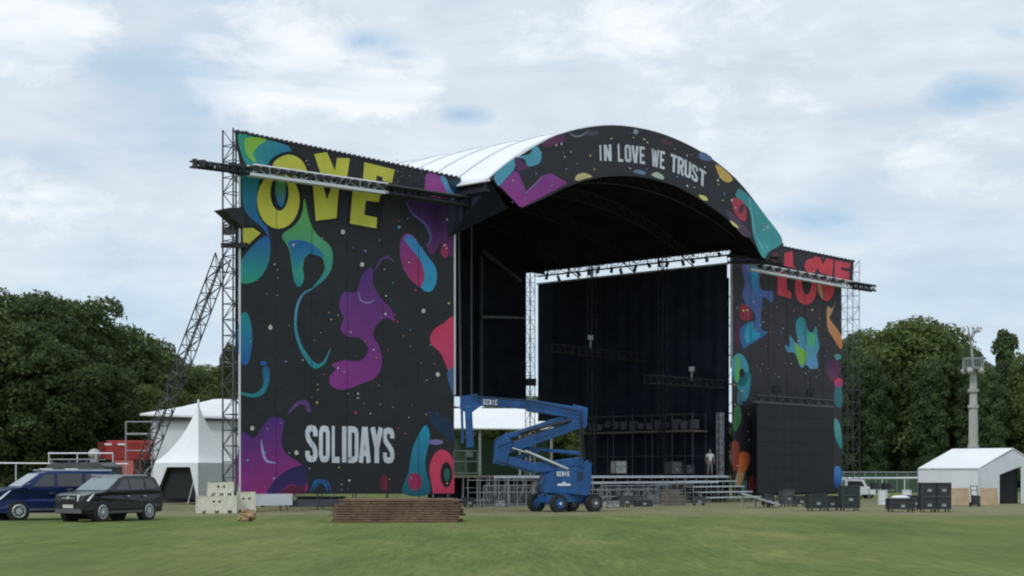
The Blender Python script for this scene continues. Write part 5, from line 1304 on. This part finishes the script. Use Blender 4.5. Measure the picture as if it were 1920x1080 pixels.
for z in (-.55, 0, .5):
    for (a, c) in (((-1, -1), (1, -1)), ((1, -1), (1, 1)), ((1, 1), (-1, 1)), ((-1, 1), (-1, -1))): m.tube(bk+Vector((a[0]*hx_, a[1]*hy_, z)), bk+Vector((c[0]*hx_, c[1]*hy_, z)), .03, 5)
for a in ((-1, -1), (1, -1), (1, 1), (-1, 1), (0, -1), (0, 1)): m.tube(bk+Vector((a[0]*hx_, a[1]*hy_, -.55)), bk+Vector((a[0]*hx_, a[1]*hy_, .5)), .025, 5)
m.box(bk-up*.55, (1.1, .8, .04)); m.box(bk+Vector((.2, -.4, .35)), (.3, .12, .25)); m.build('basket', 'steel_mid', bl)
m = MB(); pts = [KN(870, 748, -.35)] + [KN(870+i*6, 752+(i-2)**2*.4, -.38) for i in range(5)]
m.tube(KN(1096, 862, -.35), KN(1090, 790, -.35), .025, 5); m.build('hose', 'rubber', bl)

# ------------------------------------------------------------------ stage hand in a white shirt
def skin_mesh(name, verts, edges, rootv, mat, parent, sub=2):
    me = bpy.data.meshes.new(name); me.from_pydata([v[0] for v in verts], edges, []); me.materials.append(M[mat])
    o = bpy.data.objects.new(name, me); COL.objects.link(o); o.parent = parent
    sk = o.modifiers.new('skin', 'SKIN'); sk.use_smooth_shade = True
    bpy.context.view_layer.objects.active = o
    if not me.skin_vertices: 
        import bmesh
        bm = bmesh.new(); bm.from_mesh(me); bm.verts.layers.skin.verify(); bm.to_mesh(me); bm.free()
    for i, v in enumerate(verts):
        rr = v[1]; me.skin_vertices[0].data[i].radius = rr if isinstance(rr, tuple) else (rr, rr)
        me.skin_vertices[0].data[i].use_root = (i == rootv)
    sb = o.modifiers.new('sub', 'SUBSURF'); sb.levels = sub; sb.render_levels = sub
    return o
q_ = FP(1331, 890, -.6); q_.z = DZ
ph = root('person', q_, 'person in white T-shirt and grey trousers standing on the stage by the pale post', 'person', rz=.25)
V_ = []; E_ = []
def v_(p, r): V_.append((p, r)); return len(V_)-1
def e_(*ids):
    for a, c in zip(ids, ids[1:]): E_.append((a, c))
pel = v_((0, 0, .95), (.15, .11)); ch1 = v_((0, 0, 1.15), (.14, .10)); ch2 = v_((0, .0, 1.34), (.16, .11)); nk = v_((0, 0, 1.47), (.065, .06)); hd0 = v_((0, -.015, 1.56), (.075, .085)); hd1 = v_((0, -.01, 1.65), (.082, .098)); hd2 = v_((0, 0, 1.73), (.07, .08))
e_(pel, ch1, ch2, nk, hd0, hd1, hd2)
for s_ in (-1, 1):
    sh = v_((s_*.18, 0, 1.38), .06); el = v_((s_*.29, .03, 1.14), .045); wr_ = v_((s_*.27, -.10, .92), .03); pm = v_((s_*.265, -.12, .87), (.035, .022)); e_(ch2, sh, el, wr_, pm)
    for k, (dx, ln) in enumerate(((-.027, .065), (-.009, .08), (.009, .075), (.027, .058))):
        a = v_((s_*.265+dx, -.135, .82), .009); b2 = v_((s_*.265+dx, -.135+.012, .82-ln*.5), .008); c2 = v_((s_*.265+dx, -.10, .82-ln*.9), .007); e_(pm, a, b2, c2)
    th_ = v_((s_*.265-s_*.045, -.155, .85), .010); th2 = v_((s_*.265-s_*.05, -.165, .81), .009); e_(pm, th_, th2)
    hp_ = v_((s_*.09, 0, .88), .09); kn = v_((s_*.12, -.02, .50), .06); an = v_((s_*.14, .01, .10), .042); to = v_((s_*.16, -.14, .045), .04); e_(pel, hp_, kn, an, to)
body = skin_mesh('body', V_, E_, 0, 'skin', ph)
V2 = []; E_ = []; V_ = V2
a = v_((0, 0, .90), (.17, .13)); b2 = v_((0, 0, 1.15), (.16, .125)); c2 = v_((0, 0, 1.36), (.175, .125)); d2 = v_((0, 0, 1.45), (.08, .075)); e_(a, b2, c2, d2)
for s_ in (-1, 1): sh = v_((s_*.19, 0, 1.38), .078); el = v_((s_*.255, .02, 1.21), .07); e_(c2, sh, el)
skin_mesh('shirt', V_, E_, 0, 'white_shirt', ph)
V_ = []; E_ = []
a = v_((0, 0, .97), (.155, .12)); b2 = v_((0, 0, .90), (.16, .12)); e_(a, b2)
for s_ in (-1, 1): h1 = v_((s_*.095, 0, .84), .10); kn = v_((s_*.12, -.02, .50), .078); an = v_((s_*.14, .01, .12), .065); e_(b2, h1, kn, an)
skin_mesh('trousers', V_, E_, 0, 'grey_trousers', ph)
m = MB(); m.sphere((0, .015, 1.70), .108, 14, 10, 0, (.92, 1.05, .95)); 
for k, v in enumerate(m.v):
    if v.y < -.04 and v.z < 1.72: v.y = -.04
m.build('hair', 'hair', ph, smooth=True, world=False)
for s_ in (-1, 1): m = MB(); m.sphere((s_*.155, -.07, .045), .06, 10, 8, 0, (.85, 1.9, .75)); m.build('shoe', 'rubber', ph, smooth=True, world=False)
m = MB(); m.sphere((0, -.115, 1.645), .016, 8, 6, 0, (1, 1.1, 1.5)); m.build('nose', 'skin', ph, smooth=True, world=False)
for s_ in (-1, 1):
    m = MB(); m.sphere((s_*.032, -.098, 1.675), .012, 8, 6, 0, (1.2, .6, .7)); m.build('eye', 'hair', ph, smooth=True, world=False)
    m = MB(); m.sphere((s_*.092, .005, 1.65), .022, 8, 6, 0, (.5, .8, 1.3)); m.build('ear', 'skin', ph, smooth=True, world=False)
m = MB(); m.sphere((0, -.104, 1.605), .02, 8, 6, 0, (1.3, .4, .3)); m.build('mouth', 'red', ph, smooth=True, world=False)

# ------------------------------------------------------------------ trees
def crown_mesh(name, H, R, seed, mat, nl=26, n=9000, leaf=.34, lo=.16, shape='round'):
    rs = np.random.RandomState(seed); lobes = []
    for i in range(nl):
        t = lo+(1-lo)*((i+.5)/nl)
        if shape == 'round': prof_ = math.sin(PI*min(max((t-lo*.5)/(1.08-lo*.5), 0), 1))**.6
        elif shape == 'poplar': prof_ = (math.sin(PI*min(max((t-.02)/1.02, .02), .98))**.4)
        else: prof_ = math.sin(PI*min(max((t-.0)/1.1, 0), 1))**.45
        a = i*2.39996+rs.rand()*.8; rr = R*prof_*(.25+.58*rs.rand()) if shape != 'poplar' else R*prof_*(.2+.35*rs.rand()); lr = R*((.20+.20*rs.rand()) if nl > 50 else (.30+.22*rs.rand()))*(.75+.35*prof_)
        lobes.append((rr*math.cos(a), rr*math.sin(a), t*H-lr*.35, lr))
    lobes = np.array(lobes); wts = lobes[:, 3]**2; wts /= wts.sum()
    idx = rs.choice(len(lobes), n, p=wts); d = rs.normal(size=(n, 3)); d /= np.linalg.norm(d, axis=1, keepdims=True)
    d[:, 2] = np.where(d[:, 2] < -.3, -d[:, 2]*.6, d[:, 2]); d /= np.linalg.norm(d, axis=1, keepdims=True)
    rad = lobes[idx, 3]*(.72+.34*rs.rand(n)**.7)*(1+.16*np.sin(d[:, 0]*7+idx)*np.cos(d[:, 2]*6+idx*2))
    c = lobes[idx, :3]+d*rad[:, None]*np.array([1, 1, .82 if shape != 'poplar' else 1.35])
    nrm = d+rs.normal(size=(n, 3))*.55; nrm /= np.linalg.norm(nrm, axis=1, keepdims=True)
    h = np.where(np.abs(nrm[:, 2:3]) < .9, np.array([[0, 0, 1.]]), np.array([[1., 0, 0]])); a = np.cross(nrm, h); a /= np.linalg.norm(a, axis=1, keepdims=True); b = np.cross(nrm, a)
    th = rs.rand(n)*2*np.pi; a2 = a*np.cos(th)[:, None]+b*np.sin(th)[:, None]; b2 = -a*np.sin(th)[:, None]+b*np.cos(th)[:, None]
    sz = leaf*(.55+.7*rs.rand(n))[:, None]
    V = np.stack([c-a2*sz, c-b2*sz*.55+nrm*sz*.12, c+a2*sz, c+b2*sz*.55-nrm*sz*.1], 1).reshape(-1, 3)
    return np_mesh(name, V, 4, mat), lobes
def trunk_mesh(name, H, r, lobes, seed):
    rs = random.Random(seed); m = MB(); pts = [Vector((0, 0, 0))]
    for k in range(1, 6): pts.append(Vector((rs.uniform(-.15, .15)*k*.4, rs.uniform(-.15, .15)*k*.4, H*.72*k/5)))
    for k in range(5): m.tube(pts[k], pts[k+1], r*(1-.16*k), 8, 0, r*(1-.16*(k+1)), caps=False)
    for lb in lobes[::2]:
        p = pts[min(4, 1+int(lb[2]/H*4.2))]; m.tube(p, Vector(lb[:3]), r*.28, 5, 0, r*.08, caps=False)
    me = bpy.data.meshes.new(name); me.from_pydata([tuple(v) for v in m.v], [], m.f); me.materials.append(M['bark']); me.polygons.foreach_set('use_smooth', [True]*len(m.f)); return me
KINDS = {}
for nm, H, R, mt, nl, n, lf, shp, lo in (('a', 18, 6.6, 'leaf_dark', 64, 34000, .22, 'round', .1), ('b', 16, 6.0, 'leaf_mid', 60, 30000, .22, 'round', .1), ('c', 18, 4.6, 'leaf_deep', 64, 26000, .22, 'tall', .16), ('p', 18, 2.2, 'leaf_deep', 40, 22000, .22, 'poplar', .05), ('e', 17, 5.5, 'leaf_dark', 60, 30000, .22, 'tall', .06)):
    cm, lb = crown_mesh('crown', H, R, ord(nm), mt, nl, n, lf, lo, shp); KINDS[nm] = (cm, trunk_mesh('trunk', H, .30, lb, ord(nm)), max(v.co.z for v in cm.vertices)-.25)
def tree(kind, xp, ytop, Y, label, cat='tree', name='tree', grp=None, rz=0, wide=1.0):
    cm, tm, H = KINDS[kind]; hz2 = EYE+(890-ytop)*Y/FPX; s_ = hz2/(H*1.0)
    r = root(name, ((xp-960)*Y/FPX, Y, 0), label, cat, grp, rz); r.scale = (s_*wide, s_*wide, s_)
    for nn, me in (('crown', cm), ('trunk', tm)): o = bpy.data.objects.new(nn, me); COL.objects.link(o); o.parent = r
    return r
LT = [  # left wood
 ('a', -30, 540, 112, 'tallest dark tree, cut off by the left edge of the photo', 1.1), ('a', 70, 543, 118, 'big round dark tree above the blue people carrier', 1.0),
 ('e', 140, 556, 124, 'dark tree where the tall left wood begins to drop, above the black SUV', 1.0), ('b', 232, 612, 128, 'lighter green tree with a broad top, above the red container', 1.05),
 ('a', 292, 636, 136, 'round dark tree just left of where the slanting strut meets the wood', .8), ('b', 345, 682, 140, 'low mid-green tree crossed by the slanting strut', .9),
 ('b', 400, 684, 144, 'low light green tree between the slanting strut and the left tower', 1.0), ('e', 440, 640, 122, 'narrow dark tree directly behind the left lattice tower', .42)]
for k, (kd, x, y, Y, lab, wd) in enumerate(LT): tree(kd, x, y, Y, lab, rz=k*1.3, wide=wd)
LF = [('e', 20, 600, 106), ('a', 110, 640, 108), ('e', 190, 680, 112), ('b', 260, 720, 116), ('e', 315, 735, 120), ('e', 380, 740, 126), ('a', 440, 745, 130)]
LFL = ['low dark tree at the left edge, right behind the pale rail', 'low dark tree directly behind the roof rack of the grey van', 'low dark tree directly behind the pale round lamp', 'low tree directly behind the red container', 'low tree over the left end of the flat marquee roof', 'low tree over the tip of the pointed tent', 'low tree behind the foot of the left lattice tower']
for k, (kd, x, y, Y) in enumerate(LF): tree(kd, x, y, Y, LFL[k], grp='lower trees of the left wood', rz=k*2.1)
RT = [('c', 1600, 622, 172, 'dark tree close behind the right lattice tower', 1.0), ('b', 1650, 618, 170, 'yellow-green tree between the right tower and the tallest group', .8),
 ('b', 1712, 598, 168, 'tall tree, highest of the right wood, with a bushy head', 1.1), ('b', 1752, 608, 171, 'tall tree on the right shoulder of the highest group in the right wood', .9),
 ('e', 1795, 652, 180, 'dark tree directly left of the lamp mast', .8), ('a', 1848, 676, 182, 'dark tree directly right of the lamp mast', .7),
 ('p', 1886, 620, 168, 'slim column-shaped poplar standing out above the right wood', .88), ('a', 1925, 690, 176, 'dark tree at the right edge of the photo, below the poplar', .8)]
for k, (kd, x, y, Y, lab, wd) in enumerate(RT): tree(kd, x, y, Y, lab, rz=k*1.7+.4, wide=wd)
RFL = ['front-row tree half hidden by the right banner edge', 'front-row tree behind the right lattice tower', 'front-row tree above the utility cart', 'front-row tree above the trestle tables', 'front-row tree above the long flight case with the dish', 'front-row tree above the left eave of the gabled tent', 'front-row tree above the left half of the gabled tent roof', 'front-row tree directly left of the lamp mast column', 'front-row tree directly right of the lamp mast column', 'front-row tree below the slim poplar', 'front-row tree at the right edge of the photo']
for k, lb in enumerate(RFL): tree('cbcbccbcc'[k % 9], 1560+k*37, 640+(k*37) % 50, 160+(k*13) % 8, lb, grp='front row of the right wood', rz=k*1.1, wide=.62)
for k, (x, y) in enumerate(((850, 762), (925, 760), (990, 742), (1050, 765))): tree('b', x, y, 142+k*3, ('green tree behind the stage, nearest the left banner', 'green tree behind the stage, left of the daylight slit', 'green tree at the bottom of the daylight slit behind the stage', 'green tree behind the stage, right of the daylight slit')[k], grp='trees seen through the stage opening', rz=k)
# far-off wood closing the background
def wood_mass():
    rs = np.random.RandomState(77); n = 60000; segs = []
    x = rs.uniform(-175, 175, n); y = 205+rs.uniform(-4, 4, n)+.0*x
    top = 9.5+1.6*np.sin(x*.11)+1.2*np.sin(x*.31+1)+.8*np.sin(x*.83)
    z = top*rs.rand(n)**.85; d = rs.normal(size=(n, 3)); d[:, 1] -= 1.0; d[:, 2] += .6; d /= np.linalg.norm(d, axis=1, keepdims=True)
    y = y-3*np.sin(x*.5+z*.7)*np.cos(z*.9)
    c = np.stack([x, y, z], 1); a = np.cross(d, [[0, 0, 1.]]); a /= np.linalg.norm(a, axis=1, keepdims=True); b = np.cross(d, a); s_ = (.6+.5*rs.rand(n))[:, None]
    V = np.stack([c-a*s_, c-b*s_*.7, c+a*s_, c+b*s_*.7], 1).reshape(-1, 3)
    o = bpy.data.objects.new('woodland', np_mesh('woodland', V, 4, 'leaf_deep')); COL.objects.link(o)
    tag(o, 'far-off dark wood closing the view behind the stage and tents', 'wood', kind='stuff')
wood_mass()
